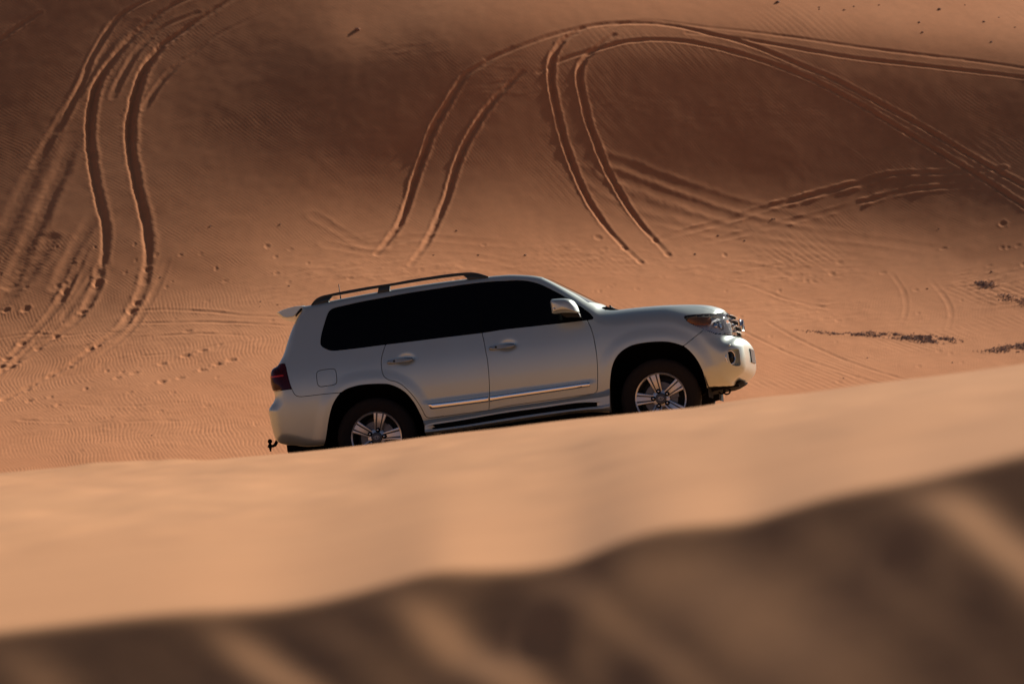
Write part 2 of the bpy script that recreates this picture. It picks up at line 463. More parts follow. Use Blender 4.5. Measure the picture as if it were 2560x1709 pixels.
def build_surface():
    VC = 0.86
    us = np.arange(0.0, 2.6501, 0.008)
    nf = 110
    cols = [(0.0, -math.cos(a), -math.sin(a)) for a in np.linspace(0, math.pi / 2, nf, endpoint=False)]
    cols += [(u, 0.0, -1.0) for u in us]
    cols += [(us[-1], math.sin(a), -math.cos(a)) for a in np.linspace(0, math.pi / 2, nf + 1)[1:]]
    cols = np.array(cols)
    th = np.linspace(-math.pi / 2, math.pi / 2, 400)
    nc, nr = len(cols), len(th)
    O = np.zeros((nc, nr, 3)); O[..., 0] = cols[:, 0:1]; O[..., 2] = VC
    D = np.zeros((nc, nr, 3))
    D[..., 0] = cols[:, 1:2] * np.cos(th); D[..., 1] = cols[:, 2:3] * np.cos(th); D[..., 2] = np.sin(th)
    O = O.reshape(-1, 3); D = D.reshape(-1, 3)
    lo = np.zeros(len(O)); hi = np.full(len(O), -1.0)
    for t in np.arange(0.2, 2.2, 0.03):
        P = O + D * t
        f = body_F(P[:, 0], P[:, 1], P[:, 2])
        new = (f > 0) & (hi < 0)
        hi[new] = t
        lo[hi < 0] = t
    hi[hi < 0] = 2.2
    for _ in range(18):
        m = 0.5 * (lo + hi); P = O + D * m[:, None]
        f = body_F(P[:, 0], P[:, 1], P[:, 2])
        lo = np.where(f < 0, m, lo); hi = np.where(f < 0, hi, m)
    P = O + D * (0.5 * (lo + hi))[:, None]
    i = np.arange(nc - 1)[:, None] * nr + np.arange(nr - 1)[None]
    i = i.ravel()
    tri = np.concatenate([np.stack([i, i + nr, i + nr + 1], -1), np.stack([i, i + nr + 1, i + 1], -1)])
    return P, tri
BP, BT = build_surface()
def vnormals(P, T):
    fn = np.cross(P[T[:, 1]] - P[T[:, 0]], P[T[:, 2]] - P[T[:, 0]])
    N = np.zeros_like(P)
    for k in range(3):
        np.add.at(N, T[:, k], fn)
    return N / np.maximum(np.linalg.norm(N, axis=1, keepdims=True), 1e-12)
BN = vnormals(BP, BT)
if (BN * (BP - np.array([1.4, 0, 0.86]))).sum() < 0:
    BT = BT[:, ::-1].copy(); BN = -BN
BPX = car2px(BP)

def clip(A, T, g):
    """keep the part of the mesh with g > 0; A are vertex attributes"""
    gi = g > 0
    c = gi[T].sum(1)
    full = T[c == 3]
    cut = T[(c == 1) | (c == 2)]
    if len(cut) == 0:
        used, inv = np.unique(full, return_inverse=True)
        return A[used], inv.reshape(-1, 3)
    # rotate so that the odd vertex comes first
    s = gi[cut]; one = s.sum(1) == 1
    odd = np.where(one[:, None], s, ~s).argmax(1)
    idx = (odd[:, None] + np.arange(3)) % 3
    cut = np.take_along_axis(cut, idx, 1)
    e1 = np.sort(cut[:, [0, 1]], 1); e2 = np.sort(cut[:, [0, 2]], 1)
    E = np.concatenate([e1, e2]); U, inv = np.unique(E, axis=0, return_inverse=True); inv = inv.ravel()
    ga, gb = g[U[:, 0]], g[U[:, 1]]
    t = np.clip(ga / (ga - gb + 1e-20), 0.002, 0.998)[:, None]
    NA = A[U[:, 0]] * (1 - t) + A[U[:, 1]] * t
    n0 = len(A); m1 = n0 + inv[:len(cut)]; m2 = n0 + inv[len(cut):]
    t1 = np.stack([cut[:, 0], m1, m2], -1)[one]
    tw = ~one
    t2 = np.stack([m1, cut[:, 1], cut[:, 2]], -1)[tw]; t3 = np.stack([m1, cut[:, 2], m2], -1)[tw]
    T2 = np.concatenate([full, t1, t2, t3]); A2 = np.concatenate([A, NA])
    used, inv = np.unique(T2, return_inverse=True)
    return A2[used], inv.reshape(-1, 3)

BA = np.concatenate([BP, BN, BPX], 1)

def boundary_edges(T):
    E = np.concatenate([T[:, [0, 1]], T[:, [1, 2]], T[:, [2, 0]]])
    k = np.sort(E, 1)
    U, inv, cnt = np.unique(k, axis=0, return_inverse=True, return_counts=True)
    return E[cnt[inv.ravel()] == 1]

def panel(A, T, offset=0.0, flange=0.02, mirror=False):
    """final vertices and triangles, with edges turned inwards"""
    P = A[:, :3] + A[:, 3:6] * offset; N = A[:, 3:6] / np.maximum(np.linalg.norm(A[:, 3:6], axis=1, keepdims=True), 1e-9)
    V, F_ = [P], [T]
    if flange > 0:
        E = boundary_edges(T)
        E = E[~((np.abs(P[E[:, 0], 1]) < 1e-4) & (np.abs(P[E[:, 1], 1]) < 1e-4))]
        if len(E):
            ids, inv = np.unique(E, return_inverse=True); inv = inv.reshape(-1, 2)
            n0 = len(P); k = len(ids)
            V += [P[ids], P[ids] - N[ids] * flange]
            a, b = n0 + inv[:, 0], n0 + inv[:, 1]
            F_ += [np.stack([b, a, a + k], -1), np.stack([b, a + k, b + k], -1)]
    V = np.concatenate(V); F_ = np.concatenate(F_)
    if mirror:
        n = len(V); W = V * np.array([1, -1, 1])
        V = np.concatenate([V, W]); F_ = np.concatenate([F_, F_[:, ::-1] + n])
        # weld the centre line
        key = np.where(np.abs(V[:, 1]) < 1e-5)[0]
        if len(key):
            q = np.round(V[key], 5); _, first, inv = np.unique(q, axis=0, return_index=True, return_inverse=True)
            remap = np.arange(len(V)); remap[key] = key[first[inv.ravel()]]
            F_ = remap[F_]
            F_ = F_[(F_[:, 0] != F_[:, 1]) & (F_[:, 1] != F_[:, 2]) & (F_[:, 0] != F_[:, 2])]
            used, inv = np.unique(F_, return_inverse=True); V = V[used]; F_ = inv.reshape(-1, 3)
    return V, F_

# --- outlines in photo pixels -------------------------------------------------
DLO = np.vstack([Z(Z1, [(922, 1225), (926, 1150), (950, 1030), (1000, 860), (1040, 745), (1078, 688), (1145, 650), (1300, 611), (1600, 545)]),
                 Z(Z2, [(0, 478), (400, 405), (900, 328), (1300, 268), (1700, 222)]),
                 Z(Z3, [(0, 208), (150, 199), (300, 201), (450, 222), (600, 267), (800, 362), (1000, 470), (1200, 590), (1370, 708), (1440, 778), (1460, 812), (1440, 836), (1370, 848), (1000, 893), (500, 948), (0, 1003)]),
                 Z(Z2, [(1600, 1058), (1000, 1130), (400, 1204)]),
                 Z(Z1, [(1960, 1252), (1600, 1299), (1250, 1340), (1135, 1347), (1060, 1338), (980, 1302), (938, 1268)])])
DLO = cr(DLO, 5, closed=True)
RD_REAR = np.vstack([Z(Z1, [(2020, 1150), (1985, 1255), (1950, 1350), (1925, 1450)]), Z(Z5, [(1915, 0), (1918, 100), (1935, 200), (1965, 270), (2010, 305)]),
                     Z(Z6, [(100, 330), (180, 347), (280, 395), (380, 480), (480, 590), (560, 700), (620, 800), (660, 880), (695, 927), (745, 943)])])
B_LINE = np.vstack([Z(Z2, [(1590, 1000), (1600, 1058), (1640, 1230), (1670, 1400)]), Z(Z6, [(1690, 0), (1710, 200), (1722, 400), (1723, 600), (1716, 815)])])
FD_FRONT = np.vstack([Z(Z3, [(1335, 780), (1360, 850), (1420, 980), (1470, 1150), (1505, 1350)]), Z(Z7, [(1475, 30), (1505, 180), (1525, 380), (1530, 600), (1526, 780), (1510, 840), (1465, 873)])])
FD_BOT = Z(Z7, [(1300, 895), (900, 955), (500, 1010), (0, 1082)])
DOOR_R = np.vstack([cr(RD_REAR, 5), Z(Z6, [(1200, 884)]), cr(B_LINE, 4)[::-1]])
DOOR_F = np.vstack([cr(B_LINE, 4), FD_BOT[::-1], cr(FD_FRONT, 5)[::-1]])
FLAP = cr(Z(Z5, [(860, 240), (872, 192), (920, 165), (1010, 152), (1100, 140), (1150, 146), (1176, 190), (1184, 250), (1190, 350), (1162, 392), (1100, 410), (1010, 422), (930, 432), (890, 414), (870, 360)]), 4, closed=True)
HEADL = np.vstack([Z(Z4, [(848, 345), (858, 322), (900, 312), (1000, 300), (1200, 287), (1400, 286), (1530, 284), (1562, 300), (1600, 340), (1645, 410), (1690, 505), (1732, 655), (1600, 642), (1350, 610), (1150, 530), (960, 450), (890, 402)])])
HEADL_IN = np.vstack([Z(Z4, [(872, 346), (905, 325), (1000, 313), (1200, 300), (1400, 297), (1526, 296), (1552, 308), (1590, 345), (1634, 414), (1678, 508), (1715, 640), (1600, 628), (1356, 596), (1155, 518), (970, 440), (900, 396)])])
AMBER = cr(Z(Z4, [(888, 382), (930, 350), (1050, 330), (1180, 322), (1285, 330), (1310, 380), (1290, 425), (1120, 430), (950, 430), (915, 410)]), 4, closed=True)
GRILLE = np.vstack([Z(Z4, [(1532, 268), (1570, 300), (1606, 340), (1650, 410), (1696, 505), (1742, 668), (2300, 668), (2300, 262)])])
BUMP_F = np.vstack([Z(Z4, [(700, 930), (845, 812), (1180, 546), (1350, 614), (1600, 648), (1738, 668), (2400, 672), (2400, 1900), (600, 1900)])])
TAIL = np.vstack([Z(Z5, [(-200, 160), (60, 130), (120, 128), (170, 98), (230, 70), (300, 54), (340, 52), (362, 120), (385, 230), (418, 360), (455, 465), (300, 486), (160, 506), (-200, 540)])])
TAILSTRIP = Z(Z5, [(-100, 285), (132, 262), (320, 236), (322, 262), (132, 290), (-100, 312)])
BUMP_R = np.vstack([Z(Z5, [(-300, 545), (160, 510), (456, 468)]), cr(Z(Z5, [(456, 470), (488, 540), (530, 580), (590, 594), (700, 586), (1000, 551), (1260, 528)]), 4), Z(Z5, [(1260, 1700), (-300, 1700)])])
FOG = cr(Z(Z4, [(1563, 885), (1580, 870), (1660, 866), (1735, 862), (1755, 920), (1766, 1020), (1772, 1125), (1740, 1138), (1690, 1140), (1630, 1115), (1592, 1050), (1575, 960)]), 3, closed=True)

px, py = BPX[:, 0], BPX[:, 1]
GAP = 0.8
S_dlo = sdf(px, py, DLO); S_ar = sdf(px, py, ARCH_R); S_af = sdf(px, py, ARCH_F)
S_dr = sdf(px, py, DOOR_R); S_df = sdf(px, py, DOOR_F); S_flap = sdf(px, py, FLAP)
S_head = sdf(px, py, HEADL); S_headin = sdf(px, py, HEADL_IN); S_amb = sdf(px, py, AMBER)
S_gr = sdf(px, py, GRILLE); S_bf = sdf(px, py, BUMP_F); S_tail = sdf(px, py, TAIL); S_ts = sdf(px, py, TAILSTRIP); S_br = sdf(px, py, BUMP_R); S_fog = sdf(px, py, FOG)
S_arch = np.minimum(S_ar, S_af)
U_, Y_, V_ = BP[:, 0], -BP[:, 1], BP[:, 2]       # Y_ >= 0 distance from the centre plane
PXM = FOC / DIST                                   # pixels per metre on the car
# windscreen: between the pillars
c_w = px2car(Z(Z3, [(690, 152), (1610, 592)]), 0.0)
S_ws = -np.minimum.reduce([(WF(V_) - 0.085 - Y_), V_ - c_w[1, 2], c_w[0, 2] - 0.005 - V_, U_ - 1.3, 2.35 - U_]) * PXM
S_rw = -np.minimum.reduce([0.62 - Y_, V_ - 1.2, 1.66 - V_, -0.55 - U_]) * PXM
c_h = px2car(Z(Z3, [(1760, 668)]), 0.0)[0]; c_h2 = px2car(Z(Z4, [(1545, 262)]), 0.0)[0]
S_hood = -np.minimum.reduce([0.735 - 0.06 * sst(2.6, 3.4, U_) - Y_, U_ - c_h[0], c_h2[0] + 0.0 - U_ + 0.0, V_ - 0.95]) * PXM
S_hood = np.maximum(S_hood, -np.minimum(S_gr, S_head))
S_ws = np.maximum(S_ws, -S_hood)
INF = 1e3

car = bpy.data.objects.new('off_road_car', None); COL.objects.link(car)
M4 = Matrix.Identity(4)
for i in range(3):
    for j in range(3):
        M4[i][j] = float(CM[i, j])
    M4[i][3] = float(CT[i])
car.matrix_world = M4
tag(car, 'silver off-road car with black tinted windows climbing the sand behind the crest', 'car')

def cut(*fields):
    g = np.minimum.reduce(fields)
    return clip(BA, BT, g)

body = mk('body', *panel(*cut(S_dlo - 0.3, S_arch, S_dr - GAP, S_df - GAP, S_flap - GAP, S_head - 0.3, S_gr - 0.5, S_bf - GAP, S_tail - 0.5, S_br - GAP, S_ws - 0.5, S_rw - 0.5, S_hood - GAP)), M_paint, car)
# far side of the shell: same outline with the doors left whole
V, F_ = panel(*cut(S_dlo - 0.3, S_arch, S_head - 0.3, S_gr - 0.5, S_bf - GAP, S_tail - 0.5, S_br - GAP, S_ws - 0.5, S_rw - 0.5, S_hood - GAP))
farside = mk('body_side', V * np.array([1, -1, 1]), F_[:, ::-1].copy(), M_paint, body)

door_r = mk('door', *panel(*cut(-S_dr - GAP, S_arch - 1.5, S_dlo - 0.3)), M_paint, car)
door_f = mk('door', *panel(*cut(-S_df - GAP, S_arch - 1.5, S_dlo - 0.3)), M_paint, car)
door_r['label'] = 'rear passenger door'; door_f['label'] = 'front passenger door'
flap = mk('fuel_flap', *panel(*cut(-S_flap - GAP), offset=0.001), M_paint, body)
hood = mk('hood', *panel(*cut(-S_hood - GAP), mirror=True), M_paint, car)
bump_f = mk('bumper', *panel(*cut(-S_bf - GAP, S_arch, S_gr - 0.5, S_head - 0.3, S_fog - 0.2), flange=0.05, mirror=True), M_paint, car)
bump_r = mk('bumper', *panel(*cut(-S_br - GAP, S_arch, S_tail - 0.5), mirror=True), M_paint, car)
bump_f['label'] = 'front bumper'; bump_r['label'] = 'rear bumper'
# glass: black surround first, panes set 2.5 mm proud of it
surround = mk('window_surround', *panel(*cut(-S_dlo + 1.5), offset=-0.006, flange=0.0, mirror=True), M_pillar, body)
def half(px0, px1, side):
    (x0, y0), (x1, y1) = px0, px1
    n = math.hypot(x1 - x0, y1 - y0)
    return ((px - x0) * (y1 - y0) - (py - y0) * (x1 - x0)) / n * side
c0, c1 = (963.5, 862), (976, 745); b0, b1 = (1204.5, 832), (1190, 700)
hC = half(c0, c1, -1); hB = half(b0, b1, -1)      # > 0 to the right of the pillar
a0, a1 = (1462, 806), (1448, 730); hA = half(a0, a1, -1)
mk('quarter_window', *panel(*cut(-S_dlo - 2.0, -hC - 4), offset=-0.003, flange=0.004), M_glass, body)
mk('window', *panel(*cut(-S_dlo - 2.0, hC - 4, -hB - 4), offset=-0.003, flange=0.004), M_glass, door_r)
mk('window', *panel(*cut(-S_dlo - 2.0, hB - 4), offset=-0.003, flange=0.004), M_glass, door_f)
mk('windscreen', *panel(*cut(-S_ws - 0.2), offset=-0.004, flange=0.01, mirror=True), M_screen, car)
mk('rear_window', *panel(*cut(-S_rw - 0.2), offset=-0.004, flange=0.01, mirror=True), M_glass, car)
# lamps
def headlamp():
    h = mk('headlight', *panel(*cut(-S_head - 0.6, S_headin), offset=-0.001, flange=0.02), M_black, car)
    mk('lens', *panel(*cut(-S_headin), offset=0.0, flange=0.0), M_lens, h)
    mk('reflector', *panel(*cut(-S_headin + 1.5), offset=-0.055, flange=0.0), M_reflector, h)
    mk('turn_signal', *panel(*cut(-S_amb), offset=-0.016, flange=0.03), M_amber, h)
    return h
headl = headlamp()
tail = mk('taillight', *panel(*cut(-S_tail - 0.6, S_ts), offset=0.002, flange=0.02), M_red, car)
mk('light_strip', *panel(*cut(-S_ts, -S_tail - 1), offset=0.003, flange=0.01), M_redb, tail)
def mirrored(o, parent):
    c = o.copy(); c.scale = (1, -1, 1); COL.objects.link(c); c.parent = parent
    for ch in o.children:
        d = ch.copy(); COL.objects.link(d); d.parent = c
    return c
mirrored(headl, car); mirrored(tail, car)
grille = mk('grille', *panel(*cut(-S_gr - 0.5, S_head - 0.5), offset=-0.004, flange=0.03, mirror=True), M_flat, car)

# ---- shapes in the car's own space ----
def skin(px_pt):
    k = np.argmin((BPX[:, 0] - px_pt[0]) ** 2 + (BPX[:, 1] - px_pt[1]) ** 2 + 1e3 * (BN @ ((CAM - CT) @ CM - np.array([1.4, 0, 0.9])) < 0))
    return BP[k], BN[k]
def P3(o, pts, y):
    return px2car(Z(o, pts), y)

# grille bars and badge
bm = bmesh.new()
for (x, y_) , rr in (((1660, 335), 0.020), ((1704, 415), 0.024), ((1742, 510), 0.026), ((1760, 600), 0.025)):
    c = P3(Z4, [(x, y_)], 0.0)[0]
    ys = np.linspace(-0.52, 0.0, 14); us_ = []
    for t in ys:
        m = (np.abs(BP[:, 2] - c[2]) < 0.02) & (np.abs(BP[:, 1] - t) < 0.035) & (BP[:, 0] > 3.0)
        us_.append(BP[m, 0].max() if m.any() else c[0])
    us_ = np.polyval(np.polyfit(ys, us_, 3), ys) + 0.004
    half_ = [(u, t, c[2]) for u, t in zip(us_, ys)]
    bm_tube(bm, half_ + [(u, -t, z) for u, t, z in half_[-2::-1]], rr, 10, squash=(1.15, 0.40))
mk_bm('grille_bar', bm, M_chrome, grille)
bm = bmesh.new()
c = P3(Z4, [(1800, 480)], 0.0)[0]
def ring(bm, rx, rz, tube, cx=0, cz=0, n=36):
    rings = []
    for i in range(n):
        a = 2 * math.pi * i / n
        pc = Vector((cx + rx * math.cos(a), 0, cz + rz * math.sin(a)))
        nrm = Vector((math.cos(a), 0, math.sin(a)))
        rings.append([bm.verts.new(pc + nrm * tube * math.cos(b) + Vector((0, 1, 0)) * tube * math.sin(b)) for b in np.linspace(0, 2 * math.pi, 8, endpoint=False)])
    for i in range(n):
        for j in range(8):
            bm.faces.new([rings[i][j], rings[i][(j + 1) % 8], rings[(i + 1) % n][(j + 1) % 8], rings[(i + 1) % n][j]])
ring(bm, 0.085, 0.062, 0.009); ring(bm, 0.042, 0.056, 0.007, 0, 0.0); ring(bm, 0.062, 0.026, 0.006, 0, 0.032)
n0_ = len(bm.verts)
bm_lathe(bm, [(0.0001, -0.002), (0.072, -0.002), (0.080, -0.012), (0.080, -0.03)], 32)
bm.verts.ensure_lookup_table()
for v in bm.verts[n0_:]: v.co.z *= 0.73
for v in bm.verts:
    v.co = Vector((c[0] - 0.012 - v.co.y, v.co.x, c[2] + v.co.z))
mk_bm('emblem', bm, M_chrome, grille)

# headlamp innards
def cyl_lamp(o, pt, y, r, length, ax=(0.9, -0.42, 0.0), name='projector', material=None, parent=None):
    c_, n_ = skin(Z(o, [pt])[0]); c = Vector(c_ - n_ * y); a = Vector(n_ + 0.5 * np.array(ax)).normalized()
    bm = bmesh.new()
    bm_lathe(bm, [(0.001, 0.25 * length), (0.6 * r, 0.2 * length), (0.9 * r, 0.05 * length), (r, 0), (r, -0.1 * length), (1.12 * r, -0.1 * length), (1.12 * r, -length)], 28)
    q = Vector((0, 1, 0)).rotation_difference(a)
    for v in bm.verts:
        v.co = c + q @ v.co
    return mk_bm(name, bm, material, parent, autosmooth=50)
cyl_lamp(Z4, (1395, 425), 0.035, 0.030, 0.05, ax=(0.5, -0.3, 0), material=M_chrome, parent=headl)
cyl_lamp(Z4, (1520, 440), 0.045, 0.046, 0.05, ax=(0.8, 0, 0), material=M_chrome, parent=headl)
bm = bmesh.new()
path = []
for k in range(22):
    c_, n_ = skin(Z(Z4, [(1535 + 7 * k, 604 + k)])[0]); path.append(c_ - n_ * 0.012)
bm_tube(bm, path, [0.005 + 0.006 * (k % 3 == 1) for k in range(22)], 10)
mk_bm('daylight_row', bm, M_reflector, headl)

# fog lamp in its recess
bm = bmesh.new()
fo = px2car(FOG, -0.80)
A_, T_ = cut(-S_fog + 1.0)
V, F_ = panel(A_, T_, offset=-0.05, flange=0.0)
fog = mk('fog_light', V, F_, M_paint, bump_f)
bm.free()
o_ = cyl_lamp(Z4, (1622, 1005), 0.030, 0.060, 0.05, ax=(1.0, 0.0, 0.0), name='lens', material=M_glass, parent=fog)
bm = bmesh.new()
c_, n_ = skin(Z(Z4, [(1622, 1005)])[0]); c = Vector(c_ - n_ * 0.028); q = Vector((0, 1, 0)).rotation_difference(Vector(n_ + np.array([0.5, 0, 0])).normalized())
ring(bm, 0.066, 0.066, 0.006)
for v in bm.verts: v.co = c + q @ v.co
mk_bm('lamp_ring', bm, M_chrome, fog)
bm = bmesh.new()
bmesh.ops.create_icosphere(bm, subdivisions=2, radius=0.012, matrix=Matrix.Translation(Vector(skin(Z(Z4, [(1585, 805)])[0])[0])))
mk_bm('parking_sensor', bm, M_paint, bump_f)

# number plate and holder on the front bumper
bm = bmesh.new()
pl = P3(Z4, [(1880, 868), (1945, 874), (1975, 1050), (1940, 1046), (1897, 1040)], 0.0)
bm_prism(bm, pl + np.array([0, -0.24, 0]), np.array([0, 0.48, 0]), 0.004)
plh = mk_bm('number_plate_holder', bm, M_black, bump_f, autosmooth=40)
bm = bmesh.new()
pl = P3(Z4, [(1950, 868), (1966, 872), (1996, 1088), (1980, 1088)], 0.0)
bm_prism(bm, pl + np.array([0, -0.262, 0]), np.array([0, 0.524, 0]), 0.003)
mk_bm('number_plate', bm, M_plate, bump_f, autosmooth=40)

# wheel arch liners
def liner(arch_px, name):
    uv = uv_of(arch_px, -0.93)
    cen = uv.mean(0)
    top = uv.copy()
    n = len(top)
    V = []; F_ = []
    ys = [-0.915, -0.75, -0.55, -0.36]
    for y in ys:
        for (u, v) in top:
            w = cen + (np.array([u, v]) - cen) * 1.015
            V.append((w[0], y, w[1]))
    for k in range(len(ys) - 1):
        for i in range(n - 1):
            F_.append((k * n + i, k * n + i + 1, (k + 1) * n + i + 1, (k + 1) * n + i))
    F_.append(tuple((len(ys) - 1) * n + i for i in range(n)))
    V = np.array(V); n2 = len(V)
    o = mk(name, V, F_, M_flat, body, smooth=False)
    c = o.copy(); c.scale = (1, -1, 1); COL.objects.link(c); c.parent = body
    return o
liner(ARCH_R, 'wheel_arch_liner'); liner(ARCH_F, 'wheel_arch_liner')

# underbody: frame rails, axles, tank, exhaust, plus an added light-blocking box
bm = bmesh.new()
bm_box(bm, (0.62, -0.80, 0.33), (2.28, 0.80, 0.46), 0.02)
bm_box(bm, (-0.95, -0.62, 0.36), (-0.30, 0.62, 0.52), 0.03)
bm_box(bm, (-0.93, -0.76, 0.55), (-0.50, 0.76, 1.0), 0.02)  # unseen inner block, added to stop light showing through the bumper gap
bm_box(bm, (-0.55, -0.48, 0.36), (3.05, -0.40, 0.45), 0.01)
bm_box(bm, (-0.55, 0.40, 0.36), (3.05, 0.48, 0.45), 0.01)
bm_box(bm, (3.05, -0.45, 0.42), (3.35, 0.45, 0.48), 0.02)
bm_tube(bm, [(0, -0.8, WR), (0, 0.8, WR)], 0.05, 12); bm_tube(bm, [(2.85, -0.75, WR), (2.85, 0.75, WR)], 0.04, 12)
bmesh.ops.create_icosphere(bm, subdivisions=2, radius=0.16, matrix=Matrix.Translation((0, 0.1, WR)))
bm_tube(bm, [(2.0, -0.72, 0.30), (1.2, -0.74, 0.29), (0.75, -0.72, 0.30)], 0.035, 10)
mk_bm('underbody', bm, M_flat, car, autosmooth=40)

# rear silencer tip and bracket below the bumper
bm = bmesh.new()
bm_prism(bm, P3(Z5, [(270, 1362), (500, 1386), (620, 1392), (980, 1395), (980, 1440), (700, 1445), (655, 1440), (620, 1396), (590, 1398), (540, 1432), (512, 1434), (500, 1410)], -0.70), np.array([0, 0.5, 0]), 0.006)
mk_bm('rear_skid_bracket', bm, M_flat, bump_r, autosmooth=40)
# front skid plate and tow loops
bm = bmesh.new()
bm_prism(bm, P3(Z8, [(1340, 690), (1560, 652), (1690, 640), (1760, 655), (1890, 585), (1915, 590), (1890, 625), (1780, 690), (1700, 720), (1560, 745), (1330, 800), (1285, 838), (1280, 820), (1340, 760)], -0.50), np.array([0, 0.9, 0]), 0.005)
mk_bm('skid_plate', bm, M_flat, bump_f, autosmooth=40)
for (cx_, cy_, y_) in ((1680, 770, -0.42), (1600, 762, -0.10)):
    bm = bmesh.new(); ring(bm, 0.032, 0.028, 0.0085)
    c = P3(Z8, [(cx_, cy_)], y_)[0]
    for v in bm.verts: v.co = Vector((c[0] + v.co.x, c[1] + v.co.y, c[2] + v.co.z))
    bm_tube(bm, [(c[0] + 0.0, c[1], c[2] + 0.03), (c[0] + 0.06, c[1], c[2] + 0.045), (c[0] + 0.13, c[1], c[2] + 0.04)], 0.011, 8)
    mk_bm('tow_hook', bm, M_flat, bump_f, autosmooth=50)

# tow hitch with ball
bm = bmesh.new()
q = lambda x, y: P3(Z5, [(x, y)], 0.0)[0]
k = q(97, 1325)
bmesh.ops.create_uvsphere(bm, u_segments=20, v_segments=12, radius=0.024, matrix=Matrix.Translation(Vector(k)))
axis = [q(97, 1330), q(99, 1365), q(100, 1385), q(101, 1400), q(102, 1418), q(104, 1430), q(105, 1450), q(106, 1455), q(107, 1488)]
bm_tube(bm, axis, [0.014, 0.013, 0.022, 0.026, 0.026, 0.014, 0.014, 0.010, 0.010], 12)
bm_tube(bm, [q(60, 1412), q(110, 1405), q(150, 1400), q(180, 1385), q(200, 1350), q(215, 1315), q(300, 1300)], [0.008, 0.012, 0.015, 0.017, 0.018, 0.02, 0.024], 12)
mk_bm('tow_hitch', bm, M_flat, bump_r, autosmooth=50)

# rear spoiler
sp = np.vstack([Z(Z1, [(215, 727), (290, 690), (400, 650), (520, 622), (640, 611), (700, 622), (740, 640), (620, 650), (560, 720), (515, 778), (470, 800), (380, 815), (320, 810), (285, 786)])])
sc_ = px2car(sp, -0.62)
bm = bmesh.new()
ys = [-0.66, -0.64, -0.60, -0.5, -0.3, 0, 0.3, 0.5, 0.60, 0.64, 0.66]
cen = sc_.mean(0)
rings = []
for y in ys:
    s = 1 - 0.10 * max(0, (abs(y) - 0.60) / 0.06) ** 2
    back = -0.06 * (1 - (abs(y) / 0.66) ** 2)
    rings.append([bm.verts.new((cen[0] + (p[0] - cen[0]) * s + back * (p[0] < cen[0] + 0.1), y, cen[2] + (p[2] - cen[2]) * s)) for p in sc_])
n = len(sc_)
for i in range(len(rings) - 1):
    for j in range(n):
        bm.faces.new([rings[i][j], rings[i][(j + 1) % n], rings[i + 1][(j + 1) % n], rings[i + 1][j]])
bm.faces.new(rings[0][::-1]); bm.faces.new(rings[-1])
mk_bm('spoiler', bm, M_paint, car, autosmooth=35)
bm = bmesh.new()
bm_prism(bm, P3(Z1, [(590, 634), (655, 636), (612, 690), (560, 745), (522, 790), (508, 780), (545, 720)], -0.64), np.array([0, 0.04, 0]), 0.003)
mk_bm('spoiler_mount', bm, M_black, car, autosmooth=40)

# roof rail
def rail():
    y0 = -0.655
    top = np.vstack([Z(Z1, [(770, 602), (820, 532), (870, 490), (960, 450), (1060, 428), (1250, 387), (1700, 306), (2091, 247)]),
                     Z(Z2, [(500, 180), (1000, 105), (1250, 78), (1430, 70), (1540, 84), (1640, 112), (1712, 138)])])
    bot = np.vstack([Z(Z1, [(775, 608), (850, 560), (960, 500), (1060, 470), (1110, 462), (1250, 438), (1860, 328)]),
                     Z(Z2, [(100, 297), (700, 200), (1200, 134), (1330, 126), (1450, 122), (1600, 130), (1705, 142)])])
    T = cr(top, 5); B = cr(bot, 5)
    def res(p, k):
        d = np.r_[0, np.cumsum(np.hypot(*np.diff(p, axis=0).T))]; s = np.linspace(0, d[-1], k)
        return np.stack([np.interp(s, d, p[:, 0]), np.interp(s, d, p[:, 1])], -1)
    K = 70
    xs = np.linspace(T[0, 0] + 1, T[-1, 0] - 0.5, K)
    to = np.argsort(T[:, 0]); bo = np.argsort(B[:, 0])
    a = np.stack([xs, np.interp(xs, T[to, 0], T[to, 1])], -1); b = np.stack([xs, np.maximum(np.interp(xs, B[bo, 0], B[bo, 1]), np.interp(xs, T[to, 0], T[to, 1]) + 0.3)], -1)
    A3 = px2car(a, y0); B3 = px2car(b, y0)
    bm = bmesh.new(); rings = []
    for p, q_ in zip(A3, B3):
        m = (p + q_) / 2; h = (p - q_) / 2
        sec = []
        for t in np.linspace(0, 2 * math.pi, 14, endpoint=False):
            cx, cz = math.cos(t), math.sin(t)
            sx = math.copysign(abs(cx) ** 0.6, cx); sz = math.copysign(abs(cz) ** 0.6, cz)
            sec.append(bm.verts.new(m + h * sz + np.array([0, 0.022 * sx, 0])))
        rings.append(sec)
    for i in range(K - 1):
        for j in range(14):
            bm.faces.new([rings[i][j], rings[i][(j + 1) % 14], rings[i + 1][(j + 1) % 14], rings[i + 1][j]])
    bm.faces.new(rings[0][::-1]); bm.faces.new(rings[-1])
    for poly in (Z(Z1, [(790, 600), (870, 510), (980, 470), (1075, 462), (1120, 466), (1075, 495), (1056, 530), (1058, 548), (900, 585), (778, 616)]),
                 Z(Z1, [(1868, 322), (2058, 285), (2052, 375), (1852, 412)]),
                 Z(Z2, [(1290, 122), (1420, 95), (1560, 105), (1690, 140), (1660, 158), (1380, 190), (1362, 180), (1352, 158), (1325, 138)])):
        bm_prism(bm, px2car(poly, y0 - 0.018), np.array([0, 0.036, 0]), 0.003)
    return mk_bm('roof_rail', bm, M_trimmet, car, autosmooth=45)
rl = rail()
mirrored(rl, car)

